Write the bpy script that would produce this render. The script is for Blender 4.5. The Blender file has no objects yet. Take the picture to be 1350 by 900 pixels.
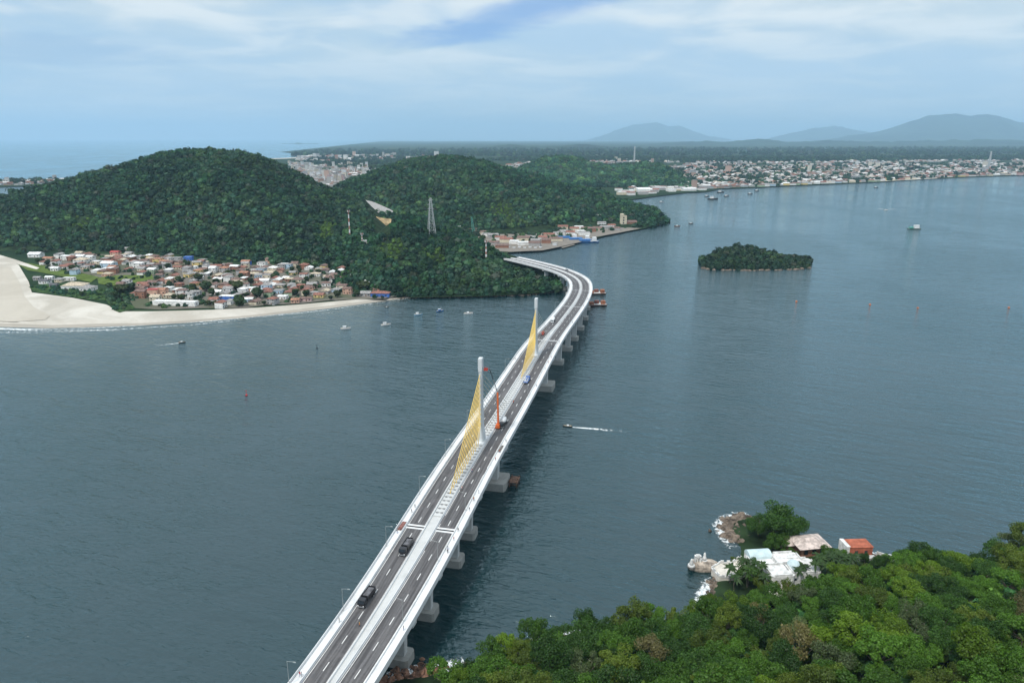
import bpy, math, random
import numpy as np
from mathutils import Vector, Matrix
from mathutils.geometry import tessellate_polygon

# ------------------------------------------------------------------ camera, sky, sun, exposure
SC = bpy.context.scene
COL = SC.collection
HZ, FPX, CAM_H = 182.0, 920.0, 167.0
TH = math.atan((450 - HZ) / FPX)
S_, C_ = math.sin(TH), math.cos(TH)
cam_d = bpy.data.cameras.new('camera')
cam = bpy.data.objects.new('camera', cam_d)
COL.objects.link(cam)
cam.location = (0, 0, CAM_H)
cam.rotation_euler = (math.pi / 2 - TH, 0, 0)
cam_d.sensor_fit = 'HORIZONTAL'
cam_d.sensor_width = 36
cam_d.lens = 36 * FPX / 1350
cam_d.clip_start = 1
cam_d.clip_end = 300000
SC.camera = cam
SUN_EL, SUN_AZ = math.radians(58), math.radians(215)      # azimuth clockwise from +Y
sun_dir = Vector((math.sin(SUN_AZ) * math.cos(SUN_EL), math.cos(SUN_AZ) * math.cos(SUN_EL), math.sin(SUN_EL)))
sd = bpy.data.lights.new('sun', 'SUN')
sd.energy = 2.1
sd.angle = math.radians(6)
sd.color = (1.0, .95, .87)
sun = bpy.data.objects.new('sun', sd)
COL.objects.link(sun)
sun.location = (0, 0, 500)
sun.rotation_euler = sun_dir.to_track_quat('Z', 'Y').to_euler()
SC.view_settings.view_transform = 'Standard'
SC.view_settings.look = 'None'
SC.view_settings.exposure = 0.40
SC.view_settings.gamma = 1
SC.view_settings.use_curve_mapping = False
SC.render.engine = 'CYCLES'
cy = SC.cycles
cy.max_bounces = 5
cy.diffuse_bounces = 2
cy.glossy_bounces = 2
cy.transmission_bounces = 3
cy.transparent_max_bounces = 6
cy.volume_bounces = 1
cy.use_denoising = True
cy.caustics_reflective = False
cy.caustics_refractive = False
cy.sample_clamp_indirect = 4

world = bpy.data.worlds.new('World')
SC.world = world
world.use_nodes = True


class NT:
    """tiny node-tree helper"""
    def __init__(s, tree):
        s.t = tree
        s.n = tree.nodes
        s.l = tree.links

    def new(s, typ, **kw):
        nd = s.n.new(typ)
        for k, v in kw.items():
            setattr(nd, k, v)
        return nd

    def put(s, sock, v):
        if isinstance(v, bpy.types.NodeSocket):
            s.l.new(v, sock)
        elif v is not None:
            sock.default_value = v

    def math(s, op, a, b=None, clamp=False):
        nd = s.new('ShaderNodeMath', operation=op, use_clamp=clamp)
        s.put(nd.inputs[0], a)
        if b is not None:
            s.put(nd.inputs[1], b)
        return nd.outputs[0]

    def vmath(s, op, a, b=None):
        nd = s.new('ShaderNodeVectorMath', operation=op)
        s.put(nd.inputs[0], a)
        if b is not None:
            s.put(nd.inputs[1], b)
        return nd.outputs[0]

    def mix(s, fac, a, b, blend='MIX'):
        nd = s.new('ShaderNodeMix', data_type='RGBA', blend_type=blend)
        s.put(nd.inputs[0], fac)
        s.put(nd.inputs[6], a if isinstance(a, bpy.types.NodeSocket) else (*a[:3], 1))
        s.put(nd.inputs[7], b if isinstance(b, bpy.types.NodeSocket) else (*b[:3], 1))
        return nd.outputs[2]

    def noise(s, vec, scale, detail=4, rough=.5, dist=0.):
        nd = s.new('ShaderNodeTexNoise')
        s.put(nd.inputs['Vector'], vec)
        nd.inputs['Scale'].default_value = scale
        nd.inputs['Detail'].default_value = detail
        nd.inputs['Roughness'].default_value = rough
        nd.inputs['Distortion'].default_value = dist
        return nd.outputs[0]

    def ramp(s, fac, lo, hi, smooth=True):
        nd = s.new('ShaderNodeMapRange', interpolation_type='SMOOTHSTEP' if smooth else 'LINEAR')
        s.put(nd.inputs[0], fac)
        nd.inputs[1].default_value = lo
        nd.inputs[2].default_value = hi
        return nd.outputs[0]

    def scale(s, vec, xyz):
        return s.vmath('MULTIPLY', vec, xyz)


def build_world():
    w = NT(world.node_tree)
    w.n.clear()
    out = w.new('ShaderNodeOutputWorld')
    bg = w.new('ShaderNodeBackground')
    sky = w.new('ShaderNodeTexSky', sky_type='NISHITA')
    sky.sun_disc = False
    sky.sun_elevation = SUN_EL
    sky.sun_rotation = SUN_AZ
    sky.altitude = 100
    bg.inputs['Strength'].default_value = 0.12
    tc = w.new('ShaderNodeTexCoord')
    d = w.vmath('NORMALIZE', tc.outputs['Generated'])
    sep = w.new('ShaderNodeSeparateXYZ')
    w.l.new(d, sep.inputs[0])
    z = w.math('ADD', w.math('MAXIMUM', sep.outputs[2], 0.0), 0.10)
    comb = w.new('ShaderNodeCombineXYZ')
    w.put(comb.inputs[0], w.math('DIVIDE', sep.outputs[0], z))
    w.put(comb.inputs[1], w.math('DIVIDE', sep.outputs[1], z))
    comb.inputs[2].default_value = 2.7
    p = comb.outputs[0]
    n1 = w.noise(w.scale(p, (.62, .62, 1)), 1.0, 6, .46, .3)
    n2 = w.noise(w.scale(p, (1.1, 1.1, 1)), 1.5, 6, .52, .5)
    n3 = w.noise(w.scale(d, (3.0, 3.0, 9.0)), 1.5, 4, .5, .3)
    up = w.ramp(sep.outputs[2], .03, .18)
    # broken layer: blue gap between cloud banks
    def blob(az, el, sx, sz, tilt=0.0):
        c = Vector((math.sin(az) * math.cos(el), math.cos(az) * math.cos(el), math.sin(el)))
        q = w.vmath('SUBTRACT', d, tuple(c))
        sq = w.new('ShaderNodeSeparateXYZ')
        w.l.new(q, sq.inputs[0])
        zz = w.math('SUBTRACT', sq.outputs[2], w.math('MULTIPLY', sq.outputs[0], tilt))
        r = w.math('ADD', w.math('POWER', w.math('ABSOLUTE', w.math('DIVIDE', sq.outputs[0], sx)), 2.0),
                   w.math('POWER', w.math('ABSOLUTE', w.math('DIVIDE', zz, sz)), 2.0))
        r = w.math('ADD', r, w.math('MULTIPLY', w.math('SUBTRACT', n2, .5), 2.2))
        return w.math('SUBTRACT', 1.0, w.ramp(r, .15, 1.15))
    gap = blob(math.atan((690 - 675) / FPX), math.atan((182 - 36) / FPX), .17, .026, .2)
    gap2 = blob(math.atan((80 - 675) / FPX), math.atan((182 - 78) / FPX) * .85, .16, .018, .0)
    bright = w.ramp(w.math('ADD', w.math('MULTIPLY', n1, .6), w.math('MULTIPLY', n2, .4)), .36, .62)
    bright = w.math('MULTIPLY', bright, w.math('ADD', .25, w.math('MULTIPLY', up, .75)))
    low = w.mix(w.ramp(n3, .35, .7), (.33, .48, .63), (.38, .52, .66))
    hi = w.mix(w.ramp(n2, .38, .62), (.52, .60, .63), (.68, .72, .72))
    cl = w.mix(bright, low, hi)
    cl = w.mix(w.math('MULTIPLY', gap, .85), cl, (.17, .32, .60))
    cl = w.mix(w.math('MULTIPLY', gap2, .35), cl, (.22, .36, .56))
    # overhead the layer is brighter (outside the picture, lights the place)
    cl = w.mix(w.ramp(sep.outputs[2], .16, .5), cl, (.76, .85, .93))
    cloud = w.vmath('SCALE', cl)
    cloud.node.inputs['Scale'].default_value = 1 / 0.12
    full = w.mix(.90, sky.outputs[0], cloud)
    w.l.new(full, bg.inputs['Color'])
    w.l.new(bg.outputs[0], out.inputs['Surface'])


build_world()

RNG = np.random.default_rng(7)
random.seed(7)


# ------------------------------------------------------------------ survey helpers: photo point -> place on a level plane
def P(px, py, z=0.0):
    x = (px - 675) / FPX
    y = -(py - 450) / FPX
    t = (z - CAM_H) / (-S_ + y * C_)
    return np.array([x * t, (C_ + y * S_) * t, z])


def PY(px, py, Y):
    """the point on that sight line at distance Y"""
    x = (px - 675) / FPX
    y = -(py - 450) / FPX
    t = Y / (C_ + y * S_)
    return np.array([x * t, Y, CAM_H + (-S_ + y * C_) * t])


def PXY(p):
    p = np.asarray(p, float)
    x, y, z = p[..., 0], p[..., 1], p[..., 2] - CAM_H
    d = y * C_ - z * S_
    u = y * S_ + z * C_
    return 675 + FPX * x / d, 450 - FPX * u / d


def inside(px, py, poly):
    poly = np.asarray(poly, float)
    px = np.asarray(px, float)
    py = np.asarray(py, float)
    r = np.zeros(px.shape, bool)
    j = len(poly) - 1
    for i in range(len(poly)):
        xi, yi = poly[i][:2]
        xj, yj = poly[j][:2]
        c = ((yi > py) != (yj > py)) & (px < (xj - xi) * (py - yi) / (yj - yi + 1e-12) + xi)
        r ^= c
        j = i
    return r


def dist_poly(X, Y, line):
    line = np.asarray(line, float)
    best = np.full(np.shape(X), 1e9)
    for a, b in zip(line[:-1], line[1:]):
        a = a[:2]
        b = b[:2]
        v = b - a
        t = np.clip(((X - a[0]) * v[0] + (Y - a[1]) * v[1]) / (v @ v + 1e-9), 0, 1)
        best = np.minimum(best, np.hypot(X - a[0] - t * v[0], Y - a[1] - t * v[1]))
    return best


def vnoise(x, y, seed=0):
    """smooth value noise, numpy"""
    x = np.asarray(x, float)
    y = np.asarray(y, float)
    xi = np.floor(x).astype(np.int64)
    yi = np.floor(y).astype(np.int64)
    fx = x - xi
    fy = y - yi
    fx = fx * fx * (3 - 2 * fx)
    fy = fy * fy * (3 - 2 * fy)

    def h(a, b):
        n = (a * 374761393 + b * 668265263 + seed * 974634533) & 0x7fffffff
        n = ((n ^ (n >> 13)) * 1274126177) & 0x7fffffff
        return ((n ^ (n >> 16)) & 0xffff) / 65535.0
    return (h(xi, yi) * (1 - fx) + h(xi + 1, yi) * fx) * (1 - fy) + (h(xi, yi + 1) * (1 - fx) + h(xi + 1, yi + 1) * fx) * fy


# ------------------------------------------------------------------ object helpers
def tag(o, label=None, cat=None, group=None, kind=None):
    if label:
        o['label'] = label
    if cat:
        o['category'] = cat
    if group:
        o['group'] = group
    if kind:
        o['kind'] = kind
    return o


def link(name, me, parent=None):
    o = bpy.data.objects.new(name, me)
    COL.objects.link(o)
    if parent is not None:
        o.parent = parent
    return o


def empty(name, loc=(0, 0, 0), rz=0.0):
    o = link(name, None)
    o.location = tuple(float(v) for v in loc)
    o.rotation_euler = (0, 0, rz)
    o.empty_display_size = 1
    return o


def np_mesh(name, V, Fs, mats=(), midx=None, col=None, smooth=False):
    """V (n,3); Fs list of (k,m) index arrays of one face size each"""
    me = bpy.data.meshes.new(name)
    V = np.asarray(V, np.float32)
    loops, starts, tot, off = [], [], [], 0
    for f in Fs:
        f = np.asarray(f, np.int32)
        if len(f) == 0:
            continue
        k, m = f.shape
        loops.append(f.ravel())
        starts.append(off + np.arange(k, dtype=np.int32) * m)
        off += k * m
    L = np.concatenate(loops)
    St = np.concatenate(starts)
    me.vertices.add(len(V))
    me.vertices.foreach_set('co', V.ravel())
    me.loops.add(len(L))
    me.loops.foreach_set('vertex_index', L)
    me.polygons.add(len(St))
    me.polygons.foreach_set('loop_start', St)
    for m in mats:
        me.materials.append(m)
    if midx is not None:
        me.polygons.foreach_set('material_index', np.asarray(midx, np.int32))
    me.polygons.foreach_set('use_smooth', np.full(len(St), bool(smooth)))
    if col is not None:
        a = me.attributes.new('Col', 'FLOAT_COLOR', 'POINT')
        c = np.ones((len(V), 4), np.float32)
        c[:, :3] = col
        a.data.foreach_set('color', c.ravel())
    me.update(calc_edges=True)
    me.validate()
    return me


class MB:
    """collects boxes, tubes and prisms for ONE mesh"""
    def __init__(s):
        s.v = []
        s.f = []
        s.m = []

    def add(s, vs, fs, mi=0):
        o = len(s.v)
        s.v += [tuple(float(c) for c in v) for v in vs]
        for f in fs:
            s.f.append(tuple(i + o for i in f))
            s.m.append(mi)
        return s

    def box(s, c, d, rz=0.0, mi=0, top=None):
        """centre, full size; top=(fx,fy) scales the upper face"""
        x, y, z = (v / 2 for v in d)
        tx, ty = top or (1, 1)
        vs = [(-x, -y, -z), (x, -y, -z), (x, y, -z), (-x, y, -z), (-x * tx, -y * ty, z), (x * tx, -y * ty, z), (x * tx, y * ty, z), (-x * tx, y * ty, z)]
        cs, sn = math.cos(rz), math.sin(rz)
        vs = [(c[0] + a * cs - b * sn, c[1] + a * sn + b * cs, c[2] + e) for a, b, e in vs]
        return s.add(vs, [(0, 3, 2, 1), (4, 5, 6, 7), (0, 1, 5, 4), (1, 2, 6, 5), (2, 3, 7, 6), (3, 0, 4, 7)], mi)

    def tube(s, p, q, r, r2=None, n=6, mi=0):
        p = Vector(p)
        q = Vector(q)
        r2 = r if r2 is None else r2
        ax = (q - p).normalized()
        u = ax.orthogonal().normalized()
        w = ax.cross(u)
        vs = []
        for c, rr in ((p, r), (q, r2)):
            for k in range(n):
                a = 2 * math.pi * k / n
                vs.append(c + (u * math.cos(a) + w * math.sin(a)) * rr)
        fs = [(k, (k + 1) % n, n + (k + 1) % n, n + k) for k in range(n)]
        fs += [tuple(range(n - 1, -1, -1)), tuple(range(n, 2 * n))]
        return s.add(vs, fs, mi)

    def lathe(s, c, prof, n=10, mi=0, sx=1., sy=1., rz=0.):
        """prof = [(r,z)...] bottom to top"""
        vs = []
        for r, z in prof:
            for k in range(n):
                a = 2 * math.pi * k / n + rz
                vs.append((c[0] + r * math.cos(a) * sx, c[1] + r * math.sin(a) * sy, c[2] + z))
        fs = []
        for i in range(len(prof) - 1):
            for k in range(n):
                fs.append((i * n + k, i * n + (k + 1) % n, (i + 1) * n + (k + 1) % n, (i + 1) * n + k))
        fs.append(tuple(range(n - 1, -1, -1)))
        fs.append(tuple(range((len(prof) - 1) * n, len(prof) * n)))
        return s.add(vs, fs, mi)

    def prism(s, poly, z0, z1, mi=0, inset=None):
        n = len(poly)
        cx = sum(p[0] for p in poly) / n
        cy_ = sum(p[1] for p in poly) / n
        k = 1 if inset is None else inset
        vs = [(p[0], p[1], z0) for p in poly] + [(cx + (p[0] - cx) * k, cy_ + (p[1] - cy_) * k, z1) for p in poly]
        fs = [(i, (i + 1) % n, n + (i + 1) % n, n + i) for i in range(n)] + [tuple(range(n - 1, -1, -1)), tuple(range(n, 2 * n))]
        return s.add(vs, fs, mi)

    def mesh(s, name, mats, smooth=False):
        me = bpy.data.meshes.new(name)
        me.from_pydata(s.v, [], s.f)
        for m in (mats if isinstance(mats, (list, tuple)) else [mats]):
            me.materials.append(m)
        me.polygons.foreach_set('material_index', s.m)
        if smooth:
            me.polygons.foreach_set('use_smooth', [True] * len(s.f))
        me.update()
        return me

    def build(s, name, mats, parent=None, smooth=False, bevel=0.0):
        o = link(name, s.mesh(name, mats, smooth), parent)
        if bevel:
            b = o.modifiers.new('edge', 'BEVEL')
            b.width = bevel
            b.segments = 2
            b.limit_method = 'ANGLE'
        return o


ORD = ('first second third fourth fifth sixth seventh eighth ninth tenth eleventh twelfth thirteenth fourteenth fifteenth sixteenth '
       'seventeenth eighteenth nineteenth twentieth twenty-first twenty-second twenty-third twenty-fourth twenty-fifth twenty-sixth '
       'twenty-seventh twenty-eighth twenty-ninth thirtieth thirty-first thirty-second thirty-third thirty-fourth thirty-fifth '
       'thirty-sixth thirty-seventh thirty-eighth thirty-ninth fortieth forty-first forty-second forty-third forty-fourth forty-fifth '
       'forty-sixth forty-seventh forty-eighth forty-ninth fiftieth').split()
PENDING = []


def later(o, desc, place, end, key, cat, group):
    """labels that count from a landmark: given once all of a kind are placed"""
    tag(o, None, cat, group)
    PENDING.append((o, desc, place, end, key))


def settle_labels():
    by = {}
    for o, d, p, e, k in PENDING:
        by.setdefault((d, p, e), []).append((k, o))
    for (d, p, e), L in by.items():
        L.sort(key=lambda t: t[0])
        for i, (k, o) in enumerate(L):
            o['label'] = f'{d} {p}' if len(L) == 1 else f'{d} {p}, {ORD[min(i, 49)]} from {e}'


# ------------------------------------------------------------------ materials
MATS = {}


def mat(name, col, rough=.7, var=.12, scale=.5, bump=0., bscale=None, metal=0., spec=.3, detail=5):
    if name in MATS:
        return MATS[name]
    m = bpy.data.materials.new(name)
    m.use_nodes = True
    w = NT(m.node_tree)
    b = w.n['Principled BSDF']
    g = w.new('ShaderNodeNewGeometry')
    pos = g.outputs['Position']
    n = w.noise(pos, scale, detail, .6)
    lo = tuple(c * (1 - var * 1.6) for c in col)
    hi = tuple(min(1, c * (1 + var)) for c in col)
    w.l.new(w.mix(w.ramp(n, .3, .7), lo, hi), b.inputs['Base Color'])
    b.inputs['Roughness'].default_value = rough
    b.inputs['Metallic'].default_value = metal
    b.inputs['Specular IOR Level'].default_value = spec
    if bump:
        bp = w.new('ShaderNodeBump')
        bp.inputs['Strength'].default_value = 1
        bp.inputs['Distance'].default_value = bump
        w.l.new(w.noise(pos, bscale or scale * 4, 4, .6), bp.inputs['Height'])
        w.l.new(bp.outputs[0], b.inputs['Normal'])
    MATS[name] = m
    return m


def leaf_mat(name, col, attr=False, var=.35, trans=.3, hue=.25, island=True):
    if name in MATS:
        return MATS[name]
    m = bpy.data.materials.new(name)
    m.use_nodes = True
    w = NT(m.node_tree)
    w.n.remove(w.n['Principled BSDF'])
    out = w.n['Material Output']
    g = w.new('ShaderNodeNewGeometry')
    if attr:
        a = w.new('ShaderNodeAttribute', attribute_name='Col')
        base = a.outputs['Color']
    else:
        oi = w.new('ShaderNodeObjectInfo')
        base = w.mix(oi.outputs['Random'], tuple(c * (1 - hue) for c in col), (min(1, col[0] * (1 + hue * 1.3)), min(1, col[1] * (1 + hue)), col[2] * (1 + hue * .3)))
    if island:
        r = w.math('ADD', 1 - var, w.math('MULTIPLY', g.outputs['Random Per Island'], 2 * var))
    else:
        r = w.math('ADD', 1 - var, w.math('MULTIPLY', w.noise(g.outputs['Position'], .6, 4), 2 * var))
    v = w.vmath('SCALE', base)
    w.l.new(r, v.node.inputs['Scale'])
    df = w.new('ShaderNodeBsdfDiffuse')
    w.l.new(v, df.inputs[0])
    tr = w.new('ShaderNodeBsdfTranslucent')
    v2 = w.mix(1.0, v, (1.1, 1.25, .5), 'MULTIPLY')
    w.l.new(v2, tr.inputs[0])
    gl = w.new('ShaderNodeBsdfGlossy')
    gl.inputs['Roughness'].default_value = .5
    gl.inputs[0].default_value = (.5, .5, .5, 1)
    mx = w.new('ShaderNodeMixShader')
    mx.inputs[0].default_value = trans
    w.l.new(df.outputs[0], mx.inputs[1])
    w.l.new(tr.outputs[0], mx.inputs[2])
    m2 = w.new('ShaderNodeMixShader')
    m2.inputs[0].default_value = .03
    w.l.new(mx.outputs[0], m2.inputs[1])
    w.l.new(gl.outputs[0], m2.inputs[2])
    w.l.new(m2.outputs[0], out.inputs['Surface'])
    MATS[name] = m
    return m


def sea_mat():
    m = bpy.data.materials.new('sea_water')
    m.use_nodes = True
    w = NT(m.node_tree)
    b = w.n['Principled BSDF']
    g = w.new('ShaderNodeNewGeometry')
    pos = g.outputs['Position']
    big = w.noise(w.scale(pos, (1, .55, 1)), .0045, 5, .55, .8)
    mid = w.noise(w.scale(pos, (.7, 1.6, 1)), .03, 4, .55, .4)
    mix = w.math('ADD', w.math('MULTIPLY', big, .7), w.math('MULTIPLY', mid, .3))
    colr = w.mix(w.ramp(mix, .35, .68), (.0006, .014, .017), (.0012, .022, .025))
    w.n.remove(b)
    df = w.new('ShaderNodeBsdfDiffuse')
    w.l.new(colr, df.inputs[0])
    gl = w.new('ShaderNodeBsdfGlossy')
    gl.inputs[0].default_value = (.82, .97, 1, 1)
    fr = w.new('ShaderNodeFresnel')
    fr.inputs['IOR'].default_value = 1.85
    ms = w.new('ShaderNodeMixShader')
    w.l.new(fr.outputs[0], ms.inputs[0])
    w.l.new(df.outputs[0], ms.inputs[1])
    w.l.new(gl.outputs[0], ms.inputs[2])
    w.l.new(ms.outputs[0], w.n['Material Output'].inputs['Surface'])
    w.put(gl.inputs['Roughness'], w.math('ADD', .05, w.math('MULTIPLY', w.ramp(mix, .3, .7), .09)))
    # wind waves running along one heading, chop on top
    rot = w.new('ShaderNodeVectorRotate', rotation_type='Z_AXIS')
    w.l.new(pos, rot.inputs['Vector'])
    rot.inputs['Angle'].default_value = math.radians(24)
    rp = rot.outputs[0]
    w1 = w.noise(w.scale(rp, (.5, 1.35, 1)), .16, 3, .5, .5)
    w2 = w.noise(w.scale(rp, (.55, 1.2, 1)), .55, 4, .6, .6)
    w3 = w.noise(w.scale(rp, (.25, 1.0, 1)), .055, 2, .5, .3)
    h = w.math('ADD', w.math('ADD', w.math('MULTIPLY', w1, 3.4), w.math('MULTIPLY', w2, 1.5)), w.math('MULTIPLY', w3, 4.0))
    bp = w.new('ShaderNodeBump')
    w.put(bp.inputs['Strength'], w.math('ADD', .42, w.math('MULTIPLY', w.ramp(mix, .35, .65), .58)))
    bp.inputs['Distance'].default_value = .5
    w.l.new(h, bp.inputs['Height'])
    w.l.new(bp.outputs[0], gl.inputs['Normal'])
    w.l.new(bp.outputs[0], fr.inputs['Normal'])
    return m


def foam_mat():
    m = bpy.data.materials.new('sea_foam')
    m.use_nodes = True
    w = NT(m.node_tree)
    b = w.n['Principled BSDF']
    b.inputs['Base Color'].default_value = (.8, .84, .85, 1)
    b.inputs['Roughness'].default_value = .8
    g = w.new('ShaderNodeNewGeometry')
    a = w.new('ShaderNodeAttribute', attribute_name='Col')
    n = w.noise(g.outputs['Position'], .45, 6, .68, .8)
    dens = w.new('ShaderNodeSeparateColor')
    w.l.new(a.outputs['Color'], dens.inputs[0])
    x = w.math('ADD', w.math('MULTIPLY', w.math('SUBTRACT', n, .5), 2.2), w.math('SUBTRACT', dens.outputs[0], .42))
    w.put(b.inputs['Alpha'], w.ramp(x, .0, .5))
    return m


def land_mat():
    m = bpy.data.materials.new('plain_land')
    m.use_nodes = True
    w = NT(m.node_tree)
    b = w.n['Principled BSDF']
    b.inputs['Roughness'].default_value = 1
    b.inputs['Specular IOR Level'].default_value = .05
    g = w.new('ShaderNodeNewGeometry')
    pos = g.outputs['Position']
    n1 = w.noise(pos, .0008, 6, .6, .6)
    n2 = w.noise(pos, .012, 5, .65)
    n3 = w.noise(pos, .0024, 5, .6)
    c = w.mix(w.ramp(n2, .35, .65), (.012, .030, .014), (.030, .055, .024))
    c = w.mix(w.math('MULTIPLY', w.ramp(n1, .52, .66), .7), c, (.075, .095, .04))
    c = w.mix(w.math('MULTIPLY', w.ramp(n3, .64, .72), .6), c, (.16, .14, .11))
    w.l.new(c, b.inputs['Base Color'])
    return m


def sand_mat(name, c0, c1):
    m = bpy.data.materials.new(name)
    m.use_nodes = True
    w = NT(m.node_tree)
    b = w.n['Principled BSDF']
    b.inputs['Roughness'].default_value = .95
    b.inputs['Specular IOR Level'].default_value = .1
    g = w.new('ShaderNodeNewGeometry')
    pos = g.outputs['Position']
    n1 = w.noise(pos, .012, 5, .6, 1.0)
    n2 = w.noise(pos, .25, 5, .7)
    c = w.mix(w.ramp(n1, .35, .65), c0, c1)
    c = w.mix(w.math('MULTIPLY', w.ramp(n2, .5, .75), .3), c, tuple(v * .72 for v in c0))
    w.l.new(c, b.inputs['Base Color'])
    return m


def concrete_mat(name, c0, stain=.35, streak=False):
    m = bpy.data.materials.new(name)
    m.use_nodes = True
    w = NT(m.node_tree)
    b = w.n['Principled BSDF']
    b.inputs['Roughness'].default_value = .85
    b.inputs['Specular IOR Level'].default_value = .2
    g = w.new('ShaderNodeNewGeometry')
    pos = g.outputs['Position']
    n1 = w.noise(pos, .12, 6, .65, .8)
    n2 = w.noise(pos, 1.3, 5, .65)
    c = w.mix(w.math('MULTIPLY', w.ramp(n1, .42, .72), stain), c0, tuple(v * .55 for v in c0))
    c = w.mix(w.math('MULTIPLY', w.ramp(n2, .45, .75), stain * .7), c, tuple(v * .62 for v in c0))
    w.l.new(c, b.inputs['Base Color'])
    MATS[name] = m
    return m


def asphalt_mat():
    m = bpy.data.materials.new('road_asphalt')
    m.use_nodes = True
    w = NT(m.node_tree)
    b = w.n['Principled BSDF']
    b.inputs['Roughness'].default_value = .85
    b.inputs['Specular IOR Level'].default_value = .25
    g = w.new('ShaderNodeNewGeometry')
    a = w.new('ShaderNodeAttribute', attribute_name='Col')     # r: across the carriageway, g: distance/1000
    sep = w.new('ShaderNodeSeparateColor')
    w.l.new(a.outputs['Color'], sep.inputs[0])
    cb = w.new('ShaderNodeCombineXYZ')
    w.put(cb.inputs[0], w.math('MULTIPLY', sep.outputs[0], 9.0))
    w.put(cb.inputs[1], w.math('MULTIPLY', sep.outputs[1], 30.0))
    lane = w.noise(cb.outputs[0], 1.0, 4, .6, .2)
    blot = w.noise(g.outputs['Position'], .09, 6, .65, 1.2)
    fine = w.noise(g.outputs['Position'], 1.6, 4, .7)
    c = w.mix(w.ramp(lane, .35, .68), (.070, .068, .070), (.158, .154, .156))
    c = w.mix(w.math('MULTIPLY', w.ramp(blot, .5, .72), .55), c, (.165, .155, .155))
    c = w.mix(w.math('MULTIPLY', w.ramp(fine, .4, .7), .3), c, (.045, .042, .045))
    w.l.new(c, b.inputs['Base Color'])
    return m


M_SEA, M_FOAM, M_LAND = sea_mat(), foam_mat(), land_mat()
M_SAND = sand_mat('beach_sand', (.43, .395, .335), (.60, .565, .50))
M_WET = sand_mat('wet_sand', (.33, .30, .255), (.40, .365, .31))
M_ASPH = asphalt_mat()
M_CONC = concrete_mat('bridge_concrete', (.56, .57, .56), .4)
M_CONC_W = concrete_mat('white_concrete', (.72, .73, .73), .42)
M_CONC_G = concrete_mat('shaded_grey_concrete', (.36, .36, .335), .55)  # grey taken darker to put the bridge's shade on the pile caps
M_CONC_D = concrete_mat('painted_recess_shade', (.23, .23, .235), .4)  # grey for the shade inside the median openings
M_PAINT = mat('road_paint', (.72, .72, .70), .6, .1, .6)
M_HILL = mat('forest_soil', (.022, .040, .018), 1, .4, .08, spec=.05)
M_DARK = mat('dark_rubber', (.012, .012, .013), .7)
M_GLASS = mat('window_glass', (.03, .04, .05), .1, .1, spec=.6)
M_STEEL = mat('galvanised_steel', (.42, .44, .45), .45, .1, metal=.6)
M_ROCK = mat('shore_rock', (.17, .135, .105), .95, .45, .35, bump=.5, bscale=.9)
M_TRUNK = mat('bark', (.11, .09, .07), .95, .3, 1.2)
M_FOREST = leaf_mat('forest_leaves', (.04, .07, .03), attr=True, var=.34, trans=.2)

# ------------------------------------------------------------------ sea
ME = np_mesh('sea', [(-60000, -8000, 0), (60000, -8000, 0), (60000, 70000, 0), (-60000, 70000, 0)], [[(0, 1, 2, 3)]], [M_SEA])
tag(link('sea', ME), kind='structure')


def sheet(name, pts, m, kind='structure', z=None):
    pts = [Vector((p[0], p[1], p[2] if z is None else z)) for p in pts]
    tri = tessellate_polygon([pts])
    me = bpy.data.meshes.new(name)
    me.from_pydata([tuple(p) for p in pts], [], [tuple(t) for t in tri])
    me.materials.append(m)
    me.update()
    # upward normals
    if sum(p.normal.z * p.area for p in me.polygons) < 0:
        me.flip_normals()
    o = link(name, me)
    return tag(o, kind=kind)


# ------------------------------------------------------------------ the land beyond the strait (one level sheet)
SHORE_FAR = [(1900, 226), (1500, 230), (1350, 231), (1290, 233), (1220, 236), (1160, 240), (1090, 243), (1040, 245), (1000, 247), (950, 249), (930, 253), (905, 254),
             (870, 258), (825, 264), (835, 275), (884, 292), (850, 301), (800, 310), (770, 318), (735, 326), (715, 330), (670, 333), (660, 340), (690, 352), (735, 364), (744, 373), (741, 383),
             (700, 387), (640, 390), (590, 391), (540, 392)]
BEACH_EDGE = [(540, 392.5), (500, 398), (460, 403.5), (400, 411), (330, 418.5), (250, 425.5), (180, 429.5), (110, 432), (60, 433), (0, 431.5), (-120, 427), (-300, 415)]
LEFT_COAST = [(-420, 370), (-260, 320), (-60, 285), (20, 262), (60, 248), (140, 240), (230, 226), (300, 214), (345, 209.5), (385, 208), (402, 206.3), (408, 204.5), (395, 202.5), (370, 200.5)]
B_IN = [(545, 389.5), (500, 393), (450, 397), (400, 401.5), (340, 406), (280, 409), (200, 411), (160, 411), (140, 402), (95, 393), (42, 386), (38, 372), (25, 350), (2, 338), (-120, 330), (-300, 326)]
land2 = [P(x, y, 2) for x, y in SHORE_FAR + B_IN + LEFT_COAST]
land2 += [np.array([-7000, 39000, 2.]), np.array([39500, 39000, 2.]), np.array([39500, 5200, 2.])]
sheet('land', land2, M_LAND)

# spit of land with houses beyond the inlet on the left
spit = [P(x, y, 2) for x, y in [(-300, 250), (0, 246.5), (40, 245), (85, 242), (110, 240), (120, 236.5), (60, 237), (0, 239), (-300, 240)]]
sheet('headland_spit', spit, M_LAND)

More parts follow.
